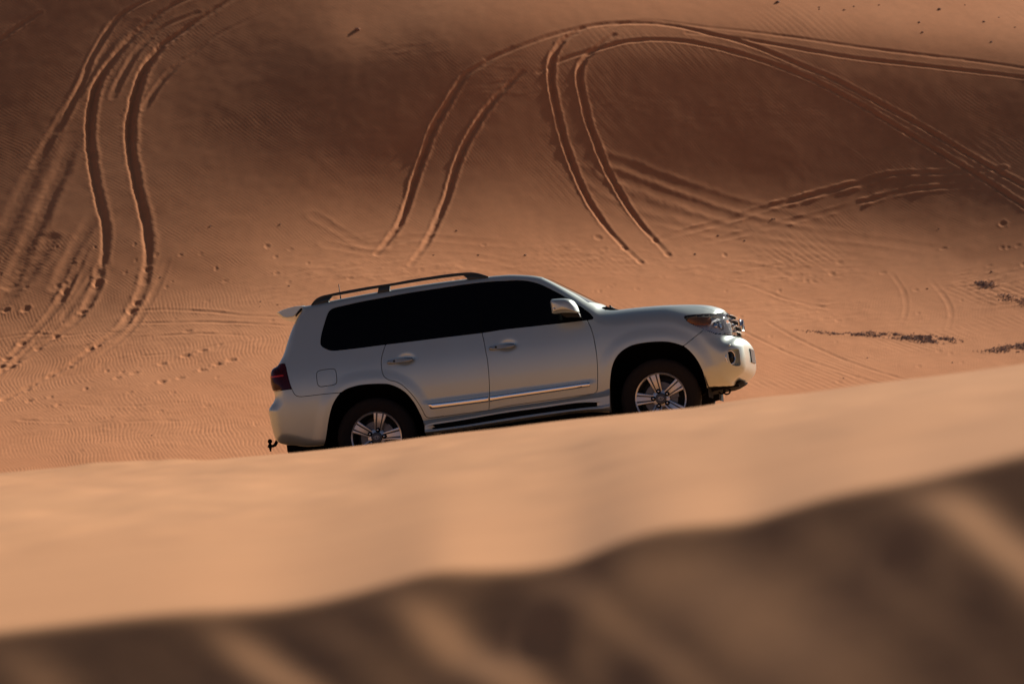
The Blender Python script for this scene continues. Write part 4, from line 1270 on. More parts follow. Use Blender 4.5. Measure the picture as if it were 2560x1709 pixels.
STEP = 1.6
def solve_face():
    """depth of the dune face on a coarse grid of sight lines, relaxed (least squares) until its slopes
    catch the low sun about as much as wanted; smoothness and sand-slope limits keep it a plausible dune"""
    GX = np.linspace(-500, 2850, 46); GY = np.linspace(1300, -150, 39)
    XX, YY = np.meshgrid(GX, GY); ny, nx = XX.shape; N = ny * nx
    XC = (XX[1:, 1:] + XX[:-1, :-1]) / 2; YC = (YY[1:, 1:] + YY[:-1, :-1]) / 2
    Lm = lum_map(XC, YC); Lm = blur1(blur1(Lm, 3, 1), 3, 0)
    T = np.clip((Lm / 0.86) ** 2.2 * 0.40 - 0.010, 0.006, 0.42)
    T = T + 0.05 * np.exp(-((XC - 822) / 80) ** 2 - ((YC - 80) / 60) ** 2)
    gx, gz = gz_of(XX, YY)
    idx = np.arange(N).reshape(ny, nx)
    def res(L):
        y = np.exp(L); P = np.stack([y * gx, y, y * gz], -1)
        du = P[:-1, 1:] - P[:-1, :-1] + P[1:, 1:] - P[1:, :-1]; dv = P[1:, :-1] - P[:-1, :-1] + P[1:, 1:] - P[:-1, 1:]
        n = np.cross(du, dv); n /= np.linalg.norm(n, axis=-1, keepdims=True); n *= np.sign(n[..., 2:3] + 1e-12)
        ta = -n[..., 1] / np.maximum(n[..., 2], 0.05); b = -n[..., 0] / np.maximum(n[..., 2], 0.05)
        return np.stack([(n @ SUN - T) / 0.03, 12.0 * (np.maximum(ta - 0.80, 0) + np.minimum(ta - 0.12, 0)), 0.4 * b], 0)
    L = np.zeros((ny, nx)); L[0] = math.log(222.0)
    for i in range(ny - 1):
        t = np.clip((Lm[min(i, ny - 2)] / 0.86) ** 2.2 * 0.4 - 0.01, 0.02, 0.4)
        slope = float(np.clip((SUN[2] - t * 1.15) / SUN[1], 0.1, 0.6).mean())
        L[i + 1] = L[i] + (gz[i + 1] - gz[i]) / (slope - gz[i])
    L_first = L[0].copy()
    WS, W0 = 200.0, 30.0
    trip = [(idx[:, :-2].ravel(), idx[:, 1:-1].ravel(), idx[:, 2:].ravel()), (idx[:-2].ravel(), idx[1:-1].ravel(), idx[2:].ravel())]
    H0 = np.zeros((N, N))
    for t3 in trip:
        for p, wp in zip(t3, (1, -2, 1)):
            for q, wq in zip(t3, (1, -2, 1)):
                np.add.at(H0, (p, q), WS * WS * wp * wq)
    H0[idx[0], idx[0]] += W0 * W0
    def bend(v): return [v[p] - 2 * v[q] + v[r] for p, q, r in trip]
    def total(L, r): return (r ** 2).sum() + sum(((WS * d) ** 2).sum() for d in bend(L.ravel())) + ((W0 * (L[0] - L_first)) ** 2).sum()
    ii, jj = np.meshgrid(np.arange(ny - 1), np.arange(nx - 1), indexing='ij')
    corners = [idx[:-1, :-1].ravel(), idx[:-1, 1:].ravel(), idx[1:, :-1].ravel(), idx[1:, 1:].ravel()]
    r0 = res(L); cost = total(L, r0); lam = 0.1
    for it in range(16):
        J = np.zeros((3, ny - 1, nx - 1, 4))
        for ci in range(2):
            for cj in range(2):
                Lp = L.copy(); Lp[ci::2, cj::2] += 1e-5
                d = (res(Lp) - r0) / 1e-5
                for a in range(2):
                    for b in range(2):
                        m = ((ii + a) % 2 == ci) & ((jj + b) % 2 == cj)
                        J[:, m, a * 2 + b] = d[:, m]
        H = H0.copy(); g = np.zeros(N)
        for p in range(4):
            np.add.at(g, corners[p], (J[..., p] * r0).sum(0).ravel())
            for q in range(4):
                np.add.at(H, (corners[p], corners[q]), (J[..., p] * J[..., q]).sum(0).ravel())
        for (p, q, r), d in zip(trip, bend(L.ravel())):
            d = d * WS * WS
            np.add.at(g, p, d); np.add.at(g, q, -2 * d); np.add.at(g, r, d)
        g[idx[0]] += W0 * W0 * (L[0] - L_first)
        dg = np.diag(H).copy(); ok = False
        for _ in range(6):
            Ln = L + np.linalg.solve(H + np.diag(lam * dg), -g).reshape(ny, nx)
            rn = res(Ln); cn = total(Ln, rn)
            if cn < cost:
                ok = True; break
            lam *= 5
        if not ok: break
        small = cost - cn < 2e-3 * cost
        L, r0, cost = Ln, rn, cn; lam = max(lam / 4, 1e-5)
        if small: break
    print('dune face: steps', it, 'cost', round(float(cost), 1), 'rms', float(np.sqrt((r0[0] ** 2).mean()) * 0.03))
    return GX, GY, L

def background():
    GX, GY, Lg = solve_face()
    xs = np.arange(-420, 2770, STEP); ys = np.arange(1290, -130, -STEP)
    XX, YY = np.meshgrid(xs, ys)
    Wx = spline_matrix(GX, xs); Wy = spline_matrix(GY[::-1], ys)
    yv = np.exp(Wy @ Lg[::-1] @ Wx.T)
    gx, gz = gz_of(XX, YY)
    return xs, ys, XX, YY, gx, gz, yv
bxs, bys, BXX, BYY, bgx, bgz, byv = background()
BX = byv * bgx; BY = byv; BZ = byv * bgz
print('background depth', byv.min(), byv.max(), 'px/m', FOC / byv.mean())

# arc length up the slope, for ripple patterns
ds = np.sqrt(np.diff(BY, axis=0) ** 2 + np.diff(BZ, axis=0) ** 2)
BS = np.vstack([np.zeros((1, BX.shape[1])), np.cumsum(ds, 0)])
BH = np.zeros_like(BX)
MPP = (byv.mean() / FOC) * (2560 / 2349)     # metres per display pixel across

def surf_at(p):
    """surface point under display pixels"""
    p = np.asarray(p, float)
    fx = np.clip((p[:, 0] - bxs[0]) / STEP, 0, len(bxs) - 2); fy = np.clip((bys[0] - p[:, 1]) / STEP, 0, len(bys) - 2)
    i = fy.astype(int); j = fx.astype(int); a = fx - j; b = fy - i
    def s(G): return (G[i, j] * (1 - a) + G[i, j + 1] * a) * (1 - b) + (G[i + 1, j] * (1 - a) + G[i + 1, j + 1] * a) * b
    return np.stack([s(BX), s(BY), s(BZ)], -1)

def near_path(pts, strg, wpx):
    """distance (m) of grid vertices to a path given in display pixels; yields slices"""
    P = cr(np.asarray(pts, float), 6)
    st = np.interp(np.linspace(0, 1, len(P)), np.linspace(0, 1, len(strg)), strg)
    Q = surf_at(P)
    x0, x1 = P[:, 0].min() - wpx, P[:, 0].max() + wpx; y0, y1 = P[:, 1].min() - wpx, P[:, 1].max() + wpx
    j0 = int(max(0, (x0 - bxs[0]) / STEP)); j1 = int(min(len(bxs), (x1 - bxs[0]) / STEP + 2))
    i0 = int(max(0, (bys[0] - y1) / STEP)); i1 = int(min(len(bys), (bys[0] - y0) / STEP + 2))
    if j1 <= j0 or i1 <= i0: return None
    D = np.full((i1 - i0, j1 - j0), 9.0); SG = np.zeros_like(D); AR = np.zeros_like(D); ST = np.zeros_like(D)
    acc = 0.0
    for k in range(len(P) - 1):
        a0, a1 = P[k], P[k + 1]
        jj0 = int(max(j0, (min(a0[0], a1[0]) - wpx - bxs[0]) / STEP)); jj1 = int(min(j1, (max(a0[0], a1[0]) + wpx - bxs[0]) / STEP + 2))
        ii0 = int(max(i0, (bys[0] - max(a0[1], a1[1]) - wpx) / STEP)); ii1 = int(min(i1, (bys[0] - min(a0[1], a1[1]) + wpx) / STEP + 2))
        A, B = Q[k], Q[k + 1]; e = B - A; L = e @ e
        if jj1 <= jj0 or ii1 <= ii0 or L < 1e-9:
            acc += math.sqrt(L); continue
        S_ = (slice(ii0, ii1), slice(jj0, jj1)); T_ = (slice(ii0 - i0, ii1 - i0), slice(jj0 - j0, jj1 - j0))
        px_, py_, pz_ = BX[S_] - A[0], BY[S_] - A[1], BZ[S_] - A[2]
        t = np.clip((px_ * e[0] + py_ * e[1] + pz_ * e[2]) / L, 0, 1)
        qx, qy, qz = px_ - t * e[0], py_ - t * e[1], pz_ - t * e[2]
        d = np.sqrt(qx * qx + qy * qy + qz * qz)
        better = d < D[T_]
        D[T_] = np.where(better, d, D[T_])
        AR[T_] = np.where(better, acc + t * math.sqrt(L), AR[T_])
        ST[T_] = np.where(better, st[k] * (1 - t) + st[k + 1] * t, ST[T_])
        # side of the path in picture terms: + right / below
        crs = (BXX[S_] - a0[0]) * (a1[1] - a0[1]) - (BYY[S_] - a0[1]) * (a1[0] - a0[0])
        SG[T_] = np.where(better, np.sign(crs), SG[T_])
        acc += math.sqrt(L)
    return (slice(i0, i1), slice(j0, j1)), D, SG, AR, ST

SMOOTH = np.zeros_like(BX)     # where ripples are wiped out
def rut(pts, strg, w=0.19, depth=0.15, berm=0.05, wob=0.25, wpx=60, seed=0, sym=0.0, tilt=0.0):
    r = near_path(pts, strg, wpx)
    if r is None: return
    S_, D, SG, AR, ST = r
    nz = 1 + wob * vnoise(AR * 1.7, AR * 0 + seed, seed + 50)
    ww = w * (1 + 0.09 * vnoise(AR * 1.3, SG * 2.0 + seed, seed + 60) + 0.10 * vnoise(AR * 5.5, SG * 4.0 + seed, seed + 61))
    h = -depth * np.exp(-(D / ww) ** 3)
    h *= np.clip(1 - tilt * SG * np.minimum(D / ww, 1.3), 0, 2)
    bs = 1 + sym * SG
    h += berm * bs * (1 + wob * 1.0 * vnoise(AR * 2.6, SG * 3.3 + seed, seed + 70)) * np.exp(-((D - 1.65 * ww) / (0.55 * ww)) ** 2)
    # loose crumbs in and beside the track
    h += min(0.012, 0.11 * depth) * np.exp(-(D / (2 * ww)) ** 2) * vnoise(BX[S_] * 7, BS[S_] * 7, seed + 80)
    BH[S_] += h * ST * nz
    SMOOTH[S_] = np.maximum(SMOOTH[S_], np.clip(ST, 0, 1) * np.exp(-(D / (2.0 * ww)) ** 4))

def z5(p): return np.asarray(p, float) / 2.0
def z6(p): return np.asarray(p, float) / 2.0 + np.array([1174.5, 0])
def z7(p): return (np.asarray(p, float) / 2.613 + np.array([0, 600])) * 0.9176
def z8(p): return (np.asarray(p, float) / 2.613 + np.array([1800, 500])) * 0.9176

RUTS = [
 # strong left pair
 (z5([(1040, -60), (830, 10), (700, 95), (590, 190), (520, 275), (470, 345), (440, 410), (420, 500), (412, 600), (420, 700), (432, 800), (452, 900), (478, 1000), (488, 1100), (478, 1215)]), [.2,.3,.5,.6,.9,1.2,1.3,1.2,1.0,.9,.8,.7,.6,.35], dict(w=.18, depth=.105, berm=.010, tilt=.9, sym=.7, wob=.12)),
 (z5([(1180, -60), (1040, 15), (930, 85), (810, 165), (745, 212), (692, 275), (652, 345), (622, 440), (603, 540), (597, 620), (606, 720), (622, 810), (645, 910), (668, 1010), (682, 1110), (682, 1235)]), [.2,.3,.5,.9,1,1.2,1.3,1.3,1.3,1.2,1,.9,.8,.7,.35], dict(w=.19, depth=.11, berm=.010, tilt=.9, sym=.7, wob=.12)),
 (z5([(760, -30), (640, 20), (540, 85), (480, 165), (420, 270), (370, 390), (320, 490), (270, 610)]), [.3,.5,.8,.8,.7,.6,.4,.1], dict(w=.13, depth=.07, berm=.018)),
 (z5([(1250, 40), (1000, 160), (880, 250), (790, 320), (720, 400), (690, 450), (660, 500)]), [0,.2,.4,.5,.6,.6,.2], dict(w=.15, depth=.06, berm=.018)),
 (z5([(900, 60), (760, 120), (650, 210), (590, 300), (545, 380), (515, 450)]), [.2,.4,.5,.6,.6,.2], dict(w=.16, depth=.06, berm=.02)),
 (z5([(620, 100), (520, 190), (440, 300), (330, 470), (250, 600), (160, 760)]), [.1,.3,.35,.3,.3,.1], dict(w=.2, depth=.08, berm=.04)),
 (z5([(340, 620), (290, 760), (240, 870), (180, 1010), (110, 1160), (40, 1310)]), [.1,.5,.7,.8,.8,.7], dict(w=.34, depth=.055, berm=.014, wob=.1)),
 (z5([(440, 960), (400, 1040), (350, 1130), (300, 1230), (260, 1320)]), [0,.4,.7,.8,.5], dict(w=.28, depth=.05, berm=.014, wob=.1)),
 (z5([(260, 560), (190, 720), (120, 860), (40, 1030), (-60, 1200)]), [.1,.4,.5,.5,.5], dict(w=.34, depth=.045, berm=.012, wob=.1)),
 (z5([(180, 60), (90, 120), (0, 185), (-100, 260)]), [.4,.8,.8,.7], dict(w=.14, depth=.06, berm=.018)),
 # their continuation on the valley floor
 (z7([(590, -10), (500, 190), (430, 330), (340, 470), (150, 680), (0, 830)]), [.05,.5,.8,.6,.7,.6], dict(w=.17, depth=.05, berm=.024, wob=.5)),
 (z7([(650, 180), (640, 280), (540, 470), (370, 620), (130, 780), (-30, 890)]), [.3,.6,.6,.8,.7,.6], dict(w=.19, depth=.055, berm=.024, wob=.6)),
 (z7([(960, 190), (930, 330), (880, 430), (800, 560), (600, 710), (450, 820), (320, 890), (30, 1040)]), [.5,.6,.6,.5,.6,.6,.6,.5], dict(w=.18, depth=.07, berm=.03, wob=.6)),
 (z7([(330, -10), (150, 250), (40, 370), (-60, 470)]), [.5,.8,.8,.6], dict(w=.38, depth=.055, berm=.015)),
 (z7([(330, 560), (200, 680), (90, 790), (-20, 880)]), [.3,.5,.6,.5], dict(w=.14, depth=.05, berm=.03, wob=.6)),
 # middle pair
 (z5([(2350, 220), (2230, 290), (2130, 355), (2055, 475), (1990, 585), (1950, 695), (1912, 800), (1878, 910), (1832, 1030), (1775, 1110), (1728, 1165)]), [.15,.3,.5,.9,1.3,1.4,1.4,1.1,.9,.7,.3], dict(w=.13, depth=.09, berm=.020, sym=-.2, wob=.3, tilt=.5)),
 (z5([(2400, 330), (2300, 425), (2230, 505), (2170, 600), (2120, 695), (2085, 790), (2058, 885), (2020, 980), (1960, 1110), (1885, 1215)]), [.2,.5,.9,1.2,1.4,1.2,1,.8,.6,.25], dict(w=.13, depth=.09, berm=.020, sym=-.2, wob=.3, tilt=.5)),
 # right hand steep pair
 (z6([(330, 130), (245, 180), (198, 240), (182, 300), (183, 400), (208, 520), (238, 640), (278, 760), (326, 870), (376, 960), (440, 1050), (520, 1135), (600, 1210)]), [.3,.7,1.1,1.4,1.5,1.5,1.4,1.3,1.1,.9,.6,.45,.2], dict(w=.13, depth=.09, berm=.020, sym=-.2, wob=.3, tilt=.5)),
 (z6([(470, 160), (385, 220), (325, 285), (308, 360), (326, 450), (352, 560), (386, 655), (424, 755), (480, 860), (540, 960), (600, 1040), (655, 1100), (725, 1175)]), [.3,.6,1,1.3,1.4,1.4,1.4,1.3,1.1,.9,.7,.5,.2], dict(w=.13, depth=.09, berm=.020, sym=-.2, wob=.3, tilt=.5)),
 # long arc to the right
 (z6([(-120, 270), (0, 228), (120, 182), (250, 142), (400, 112), (600, 104), (760, 120), (900, 152), (1050, 190), (1180, 238), (1350, 310), (1500, 375), (1700, 482), (1900, 592), (2100, 712), (2349, 852), (2500, 935)]), [.2,.4,.5,.6,.7,.8,.8,.9,.9,1,1.1,1.2,1.3,1.3,1.3,1.3], dict(w=.125, depth=.062, berm=.010, wob=.2, tilt=.6)),
 (z6([(120, 330), (240, 270), (420, 216), (520, 190), (650, 180), (800, 190), (950, 220), (1100, 262), (1250, 312), (1400, 376), (1600, 482), (1800, 602), (2000, 722), (2150, 812), (2349, 945), (2500, 1045)]), [.2,.5,.8,.9,.9,.9,1,1,1.1,1.2,1.3,1.3,1.3,1.3,1.3], dict(w=.125, depth=.062, berm=.010, wob=.2, tilt=.6)),
 (z6([(420, 130), (600, 92), (900, 125), (1200, 158), (1500, 202), (1800, 242), (2100, 276), (2349, 312), (2550, 340)]), [.2,.4,.5,.7,.8,.7,.6,.6], dict(w=.10, depth=.035, berm=.009, wob=.3, tilt=.5)),
 (z6([(800, 150), (1000, 170), (1200, 202), (1500, 256), (1800, 292), (2100, 326), (2349, 356), (2550, 385)]), [.3,.6,.8,1,1,.9,.9], dict(w=.11, depth=.045, berm=.010, wob=.3, tilt=.5)),
 # faint old tracks
 (z6([(640, 1108), (850, 1050), (1000, 1010), (1150, 960), (1300, 920), (1450, 880), (1600, 840), (1750, 800), (2000, 792), (2250, 772)]), [.3,.5,.6,.8,.9,.9,.8,.8,.7,.4], dict(w=.15, depth=.018, berm=.022, wob=1.0)),
 (z6([(800, 1130), (1000, 1085), (1150, 1050), (1300, 1010), (1450, 975), (1600, 930), (1750, 890), (1900, 865), (2150, 850)]), [.2,.5,.6,.8,.8,.8,.8,.7,.3], dict(w=.15, depth=.016, berm=.02, wob=1.0)),
 (z6([(440, 735), (560, 775), (700, 830), (900, 900), (1100, 960), (1300, 1010), (1600, 1075)]), [.6,.8,.7,.6,.5,.4,.1], dict(w=.32, depth=.014, berm=.014, wob=.4)),
 (z6([(430, 795), (560, 838), (700, 888), (1000, 1000), (1300, 1058), (1700, 1110), (2000, 1150)]), [.5,.7,.7,.6,.5,.3,.1], dict(w=.32, depth=.014, berm=.014, wob=.4)),
 (z6([(330, 800), (420, 850), (530, 915), (800, 1000), (1100, 1062), (1500, 1125), (1850, 1185)]), [.3,.5,.6,.6,.5,.4,.1], dict(w=.32, depth=.013, berm=.013, wob=.4)),
 (z6([(500, 960), (750, 1030), (1000, 1085), (1350, 1140), (1750, 1190)]), [.2,.5,.5,.4,.1], dict(w=.32, depth=.012, berm=.012, wob=.4)),
 (z8([(60, 800), (160, 862), (300, 930), (500, 1020), (700, 1090), (980, 1180), (1100, 1220)]), [.2,.6,.8,.8,.8,.8,.8], dict(w=.11, depth=.028, berm=.02, wob=.4)),
 (z8([(300, 790), (400, 850), (600, 950), (800, 1040), (1000, 1110), (1160, 1158), (1300, 1200)]), [.2,.5,.7,.8,.8,.8,.8], dict(w=.11, depth=.028, berm=.02, wob=.4)),
 (z7([(640, 860), (690, 805), (860, 760), (1100, 740), (1400, 690), (1700, 640)]), [.1,.3,.4,.4,.3,.1], dict(w=.15, depth=.03, berm=.03, wob=.8)),
 (z7([(830, 545), (1100, 540), (1400, 535), (1700, 548), (1900, 560)]), [.1,.5,.6,.6,.3], dict(w=.13, depth=.045, berm=.04, wob=.6)),
 (z7([(900, 635), (1150, 620), (1400, 612), (1650, 625)]), [.1,.6,.6,.2], dict(w=.13, depth=.045, berm=.04, wob=.6)),
 (z7([(860, 465), (1100, 455), (1400, 470), (1600, 490), (1820, 500)]), [.1,.5,.6,.6,.3], dict(w=.13, depth=.04, berm=.04, wob=.6)),
 (z5([(1440, 990), (1560, 1060), (1700, 1130), (1900, 1090), (2100, 1100), (2350, 1120)]), [.2,.4,.5,.5,.4,.2], dict(w=.22, depth=.012, berm=.018, wob=.6)),
 (z5([(1500, 1120), (1700, 1160), (1950, 1165), (2200, 1180), (2350, 1215)]), [.2,.4,.5,.5,.3], dict(w=.22, depth=.012, berm=.018, wob=.6)),
 (z7([(700, 90), (560, 300), (400, 520), (220, 690), (0, 850)]), [.2,.5,.6,.5,.4], dict(w=.13, depth=.03, berm=.02, wob=.6)),
 (z7([(1100, 120), (1010, 340), (880, 560), (700, 720), (520, 830), (250, 960)]), [.1,.4,.5,.5,.4,.3], dict(w=.13, depth=.026, berm=.02, wob=.6)),
 (z7([(0, 640), (200, 610), (420, 620), (700, 600), (950, 610)]), [.3,.5,.4,.4,.1], dict(w=.12, depth=.028, berm=.024, wob=.8)),
 (z7([(300, 900), (500, 880), (760, 860), (1000, 870)]), [.2,.5,.5,.1], dict(w=.12, depth=.028, berm=.024, wob=.9)),
 (z7([(350, 1060), (600, 1075), (900, 1080), (1200, 1060), (1500, 1075)]), [.2,.5,.5,.4,.1], dict(w=.14, depth=.026, berm=.024, wob=.9)),
 (z7([(0, 1160), (300, 1185), (700, 1190), (1100, 1180), (1600, 1200)]), [.4,.6,.5,.4,.1], dict(w=.16, depth=.028, berm=.03, wob=.9)),
 (z8([(0, 520), (200, 560), (420, 640), (640, 690), (900, 720)]), [.1,.4,.5,.5,.1], dict(w=.14, depth=.026, berm=.024, wob=.9)),
 (z8([(1120, 480), (1200, 600), (1215, 720), (1180, 820)]), [.2,.5,.5,.1], dict(w=.10, depth=.015, berm=.014, wob=.4)),
 (z8([(1370, 520), (1470, 640), (1510, 740), (1490, 850)]), [.2,.5,.5,.1], dict(w=.10, depth=.015, berm=.014, wob=.4)),
]
for k, (p, s, kw) in enumerate(RUTS):
    rut(p, s, seed=k, **kw)

def dimple(p, rx, rs, depth, rim=0.35):
    q = surf_at(np.array([p]))[0]
    w = 60
    j0 = int(max(0, (p[0] - w - bxs[0]) / STEP)); j1 = int(min(len(bxs), (p[0] + w - bxs[0]) / STEP))
    i0 = int(max(0, (bys[0] - p[1] - w) / STEP)); i1 = int(min(len(bys), (bys[0] - p[1] + w) / STEP))
    if i1 <= i0 or j1 <= j0: return
    S_ = (slice(i0, i1), slice(j0, j1))
    ii = int((bys[0] - p[1]) / STEP); jj = int((p[0] - bxs[0]) / STEP)
    d = np.sqrt(((BX[S_] - q[0]) / rx) ** 2 + ((BS[S_] - BS[ii, jj]) / rs) ** 2)
    d = d * (1 + 0.25 * vnoise(BX[S_] * 9, BS[S_] * 9, int(p[0]) % 50))
    BH[S_] += -depth * np.exp(-d ** 3) + depth * rim * np.exp(-((d - 1.5) / 0.4) ** 2)
PRINTS = z7([(1060, 805), (880, 870), (770, 900), (1180, 895), (1320, 848), (1060, 920), (1420, 810), (1510, 780), (1215, 750), (1325, 720), (1230, 595), (330, 885), (190, 1047), (35, 1035),
             (590, 710), (370, 625), (540, 465), (890, 405), (640, 275), (860, 460), (430, 330), (145, 670), (75, 825), (10, 825), (45, 770), (40, 460), (165, 450), (560, 970), (850, 990), (1440, 680),
             (640, 690), (480, 800), (250, 705), (120, 790), (460, 830), (180, 980), (100, 1010), (230, 940), (700, 850), (800, 860), (380, 1075), (330, 1025)])
for k, p in enumerate(PRINTS):
    big = 1.0 if k < 27 else 0.7
    dimple(p, 0.17 * big * (0.8 + 0.4 * rng.random()), 0.20 * big * (0.7 + 0.6 * rng.random()), (0.045 + 0.04 * rng.random()) * big)
for p in z6([(515, 1138), (655, 1102), (715, 1168), (590, 1200), (2250, 1025), (395, 1092)]):
    dimple(p, 0.15, 0.2, 0.028)
for _ in range(260):
    p = (rng.uniform(-300, 2700), rng.uniform(560, 1060))
    dimple(p, rng.uniform(.06, .14), rng.uniform(.08, .2), rng.uniform(.01, .03))

BH[:] = blur1(blur1(BH, 3, 1), 3, 0)

def ripples():
    x, s = BX, BS
    warp = 0.34 * fbm(x * 0.22, s * 0.22, 2, 5) + 0.035 * vnoise(x * 1.6, s * 1.0, 6) + 0.015 * vnoise(x * 4.2, s * 2.2, 7)
    def layer(beta, lam, wf, seed):
        ph = 2 * math.pi / lam * (x * math.cos(beta) + s * math.sin(beta) + wf * warp + 0.012 * vnoise(x * 5, s * 3, seed))
        a = np.sin(ph)
        return a + 0.35 * np.cos(2 * ph + 0.6)      # sharper crests
    up = layer(R(38), 0.155, 1.0, 8)
    dn = layer(R(12), 0.155, 1.5, 9)
    lowm = sst(640, 760, BYY + 40 * vnoise(x * .3, s * .3, 12)) * (1 - sst(900, 1300, BXX)) 
    amp = 0.72 + 0.4 * fbm(x * 0.5, s * 0.35, 3, 14)
    amp = np.clip(amp, 0.12, 1.3)
    steep = sst(560, 300, BYY)          # gentler ripples on the steep face
    A = (0.0022 + 0.0050 * sst(430, 700, BYY)) * amp
    h = A * (up * (1 - lowm) + 0.95 * dn * lowm * (0.55 + 0.7 * np.clip(fbm(x * 0.9, s * 1.4, 2, 88) + 0.4, 0, 1)))
    # larger crossing ripples higher on the slope
    mid = layer(R(30), 0.34, 0.8, 19)
    mm = np.clip(fbm(x * 0.22, s * 0.3, 2, 23) * 2.2 - 0.15, 0, 1) * (1 - lowm)
    h = h + (0.0022 + 0.004 * sst(480, 640, BYY)) * mm * mid * sst(1150, 1400, BXX)
    h *= (1 - 0.85 * SMOOTH)
    # churned patches
    rough = np.zeros_like(x)
    for cx, cy, rx, ry, a in ((1780, 622, 170, 36, 1.0), (1600, 612, 200, 30, .5), (920, 625, 260, 42, .8), (1330, 590, 160, 40, .6), (660, 690, 120, 60, .4), (1870, 715, 130, 34, .9), (1720, 700, 120, 28, .6), (2270, 650, 90, 30, 1.2), (2330, 690, 90, 30, 1.0), (830, 560, 120, 30, .4), (300, 960, 460, 90, .45), (330, 780, 420, 60, .35), (1450, 610, 500, 40, .45), (2000, 760, 300, 60, .35), (920, 110, 120, 30, .6), (1520, 250, 220, 40, .5), (1750, 250, 260, 50, .4), (1150, 180, 120, 60, .7)):
        rough = np.maximum(rough, a * np.exp(-((BXX - cx) / rx) ** 2 - ((BYY - cy) / ry) ** 2))
    rn = fbm(x * 1.7 + s * 1.0, s * 3.2 - x * 1.6, 3, 31)
    h += 0.046 * rough * (0.3 + 0.7 * sst(400, 560, BYY)) * np.where(rn > 0, rn, rn * 0.5)
    # broad swell
    h += (0.012 + 0.02 * sst(450, 650, BYY)) * fbm(x * 0.45, s * 0.3, 2, 40) + 0.003 * vnoise(x * 2.2, s * 1.6, 44)
    return h
BH += ripples()
PZ = BZ + BH

def write_background():
    ny, nx = BX.shape
    V = np.stack([BX, BY, PZ], -1)
    # crest and back of the dune, beyond the top of the picture
    ext = []
    last = V[-1].copy(); slope = 0.33
    for k in range(36):
        step = 2.0 + 0.6 * k
        slope = 0.33 - 0.035 * k
        last = last + np.stack([last[:, 0] / last[:, 1] * step, np.full(nx, step), np.full(nx, step * max(slope, -0.55))], -1)
        ext.append(last.copy())
    # foot of the dune, hidden behind the brow
    first = V[0].copy(); pre = []
    for k in range(12):
        first = first - np.stack([first[:, 0] / first[:, 1] * 3.0, np.full(nx, 3.0), np.full(nx, 3.0 * (0.05))], -1)
        pre.append(first.copy())
    V = np.concatenate([np.array(pre[::-1]), V, np.array(ext)], 0)
    V[..., 2] += CAM[2]
    n0, n1 = V.shape[:2]
    i = (np.arange(n0 - 1)[:, None] * n1 + np.arange(n1 - 1)[None]).ravel()
    Q = np.stack([i, i + 1, i + n1 + 1, i + n1], -1)
    o = mk('sand_hill', V.reshape(-1, 3), Q, M_sand_far)
    tag(o, kind='structure')
write_background()

# desert floor out to the horizon
V = []; F_ = []
zb = float((BZ[0].min() + CAM[2]) - 4.0)
n = 64; rads = [0.0, 60, 200, 600, 2000, 6000]
V.append((0, 120, zb))
for r in rads[1:]:
    for j in range(n):
        a = 2 * math.pi * j / n
        V.append((r * math.cos(a), 120 + r * math.sin(a), zb + (3 * math.sin(3 * a + r) if r > 500 else 0)))
for j in range(n):
    F_.append((0, 1 + j, 1 + (j + 1) % n))
for k in range(len(rads) - 2):
    for j in range(n):
        a, b = 1 + k * n, 1 + (k + 1) * n
        F_.append((a + j, b + j, b + (j + 1) % n, a + (j + 1) % n))
tag(mk('ground', V, F_, M_sand_base), kind='structure')

# ----------------------------------------------------------------------------
# stones, clod, gravel
# ----------------------------------------------------------------------------
def hsurf(p):
    """displaced surface point (world) under a display pixel"""
    fx = int((p[0] - bxs[0]) / STEP); fy = int((bys[0] - p[1]) / STEP)
    return np.array([BX[fy, fx], BY[fy, fx], PZ[fy, fx] + CAM[2]])

def rock_mesh(name, size, seed, material, squash=0.6, sub=3):
    bm = bmesh.new(); bmesh.ops.create_icosphere(bm, subdivisions=sub, radius=1.0)
    co = np.array([v.co[:] for v in bm.verts])
    f = 1 + 0.35 * vnoise(co[:, 0] * 1.6 + 3, co[:, 1] * 1.6 + co[:, 2] * 1.3, seed) + 0.15 * vnoise(co[:, 0] * 4, co[:, 1] * 4 + co[:, 2] * 3, seed + 1)
    co = co * f[:, None] * np.array([1.0, 0.8, squash]) * size
    for v, c in zip(bm.verts, co): v.co = c
    me = bpy.data.meshes.new(name); bm.to_mesh(me); bm.free()
    me.materials.append(material)
    return me

o = bpy.data.objects.new('sand_clod', rock_mesh('sand_clod', 0.17, 3, M_clod, 0.8)); COL.objects.link(o)
p = hsurf((822, 66)); o.location = p + np.array([0, 0, -0.07]); o.rotation_euler = (0.2, 0.5, 0.4)
tag(o, 'lone brown sand clod casting a short shadow high on the dark slope', 'clod')

stones = [tuple(q_) + (0.13,) for q_ in z6([(1220, 8), (1525, 43), (1960, 40)])] + [tuple(q_) + (0.085,) for q_ in z6([(1570, 28), (1685, 22), (1410, 32), (1870, 103), (1885, 147), (2235, 80), (2310, 125), (2165, 97), (2080, 22), (2200, 190)])]
stones += [tuple(q_) + (0.08,) for q_ in z5([(1287, 1028), (967, 1037), (2195, 1168), (2097, 1055), (1990, 1168)])]
stones += [tuple(q_) + (0.09,) for q_ in z6([(1205, 1003), (947, 1077), (1070, 1100), (510, 1128), (2200, 1240), (840, 1165), (65, 1172), (1410, 40)])]
stones += [tuple(q_) + (0.07,) for q_ in z7([(1705, 400), (1698, 433), (1818, 418), (1050, 240), (1890, 300), (995, 1268)])]
stones += [tuple(q_) + (0.08,) for q_ in z8([(1520, 1055), (1775, 463), (1430, 185), (965, 1028), (810, 1162), (345, 125), (160, 262), (1355, 578)])]
smeshes = [rock_mesh('stone', 1.0, 10 + k, M_stone, 0.55, 2) for k in range(4)]
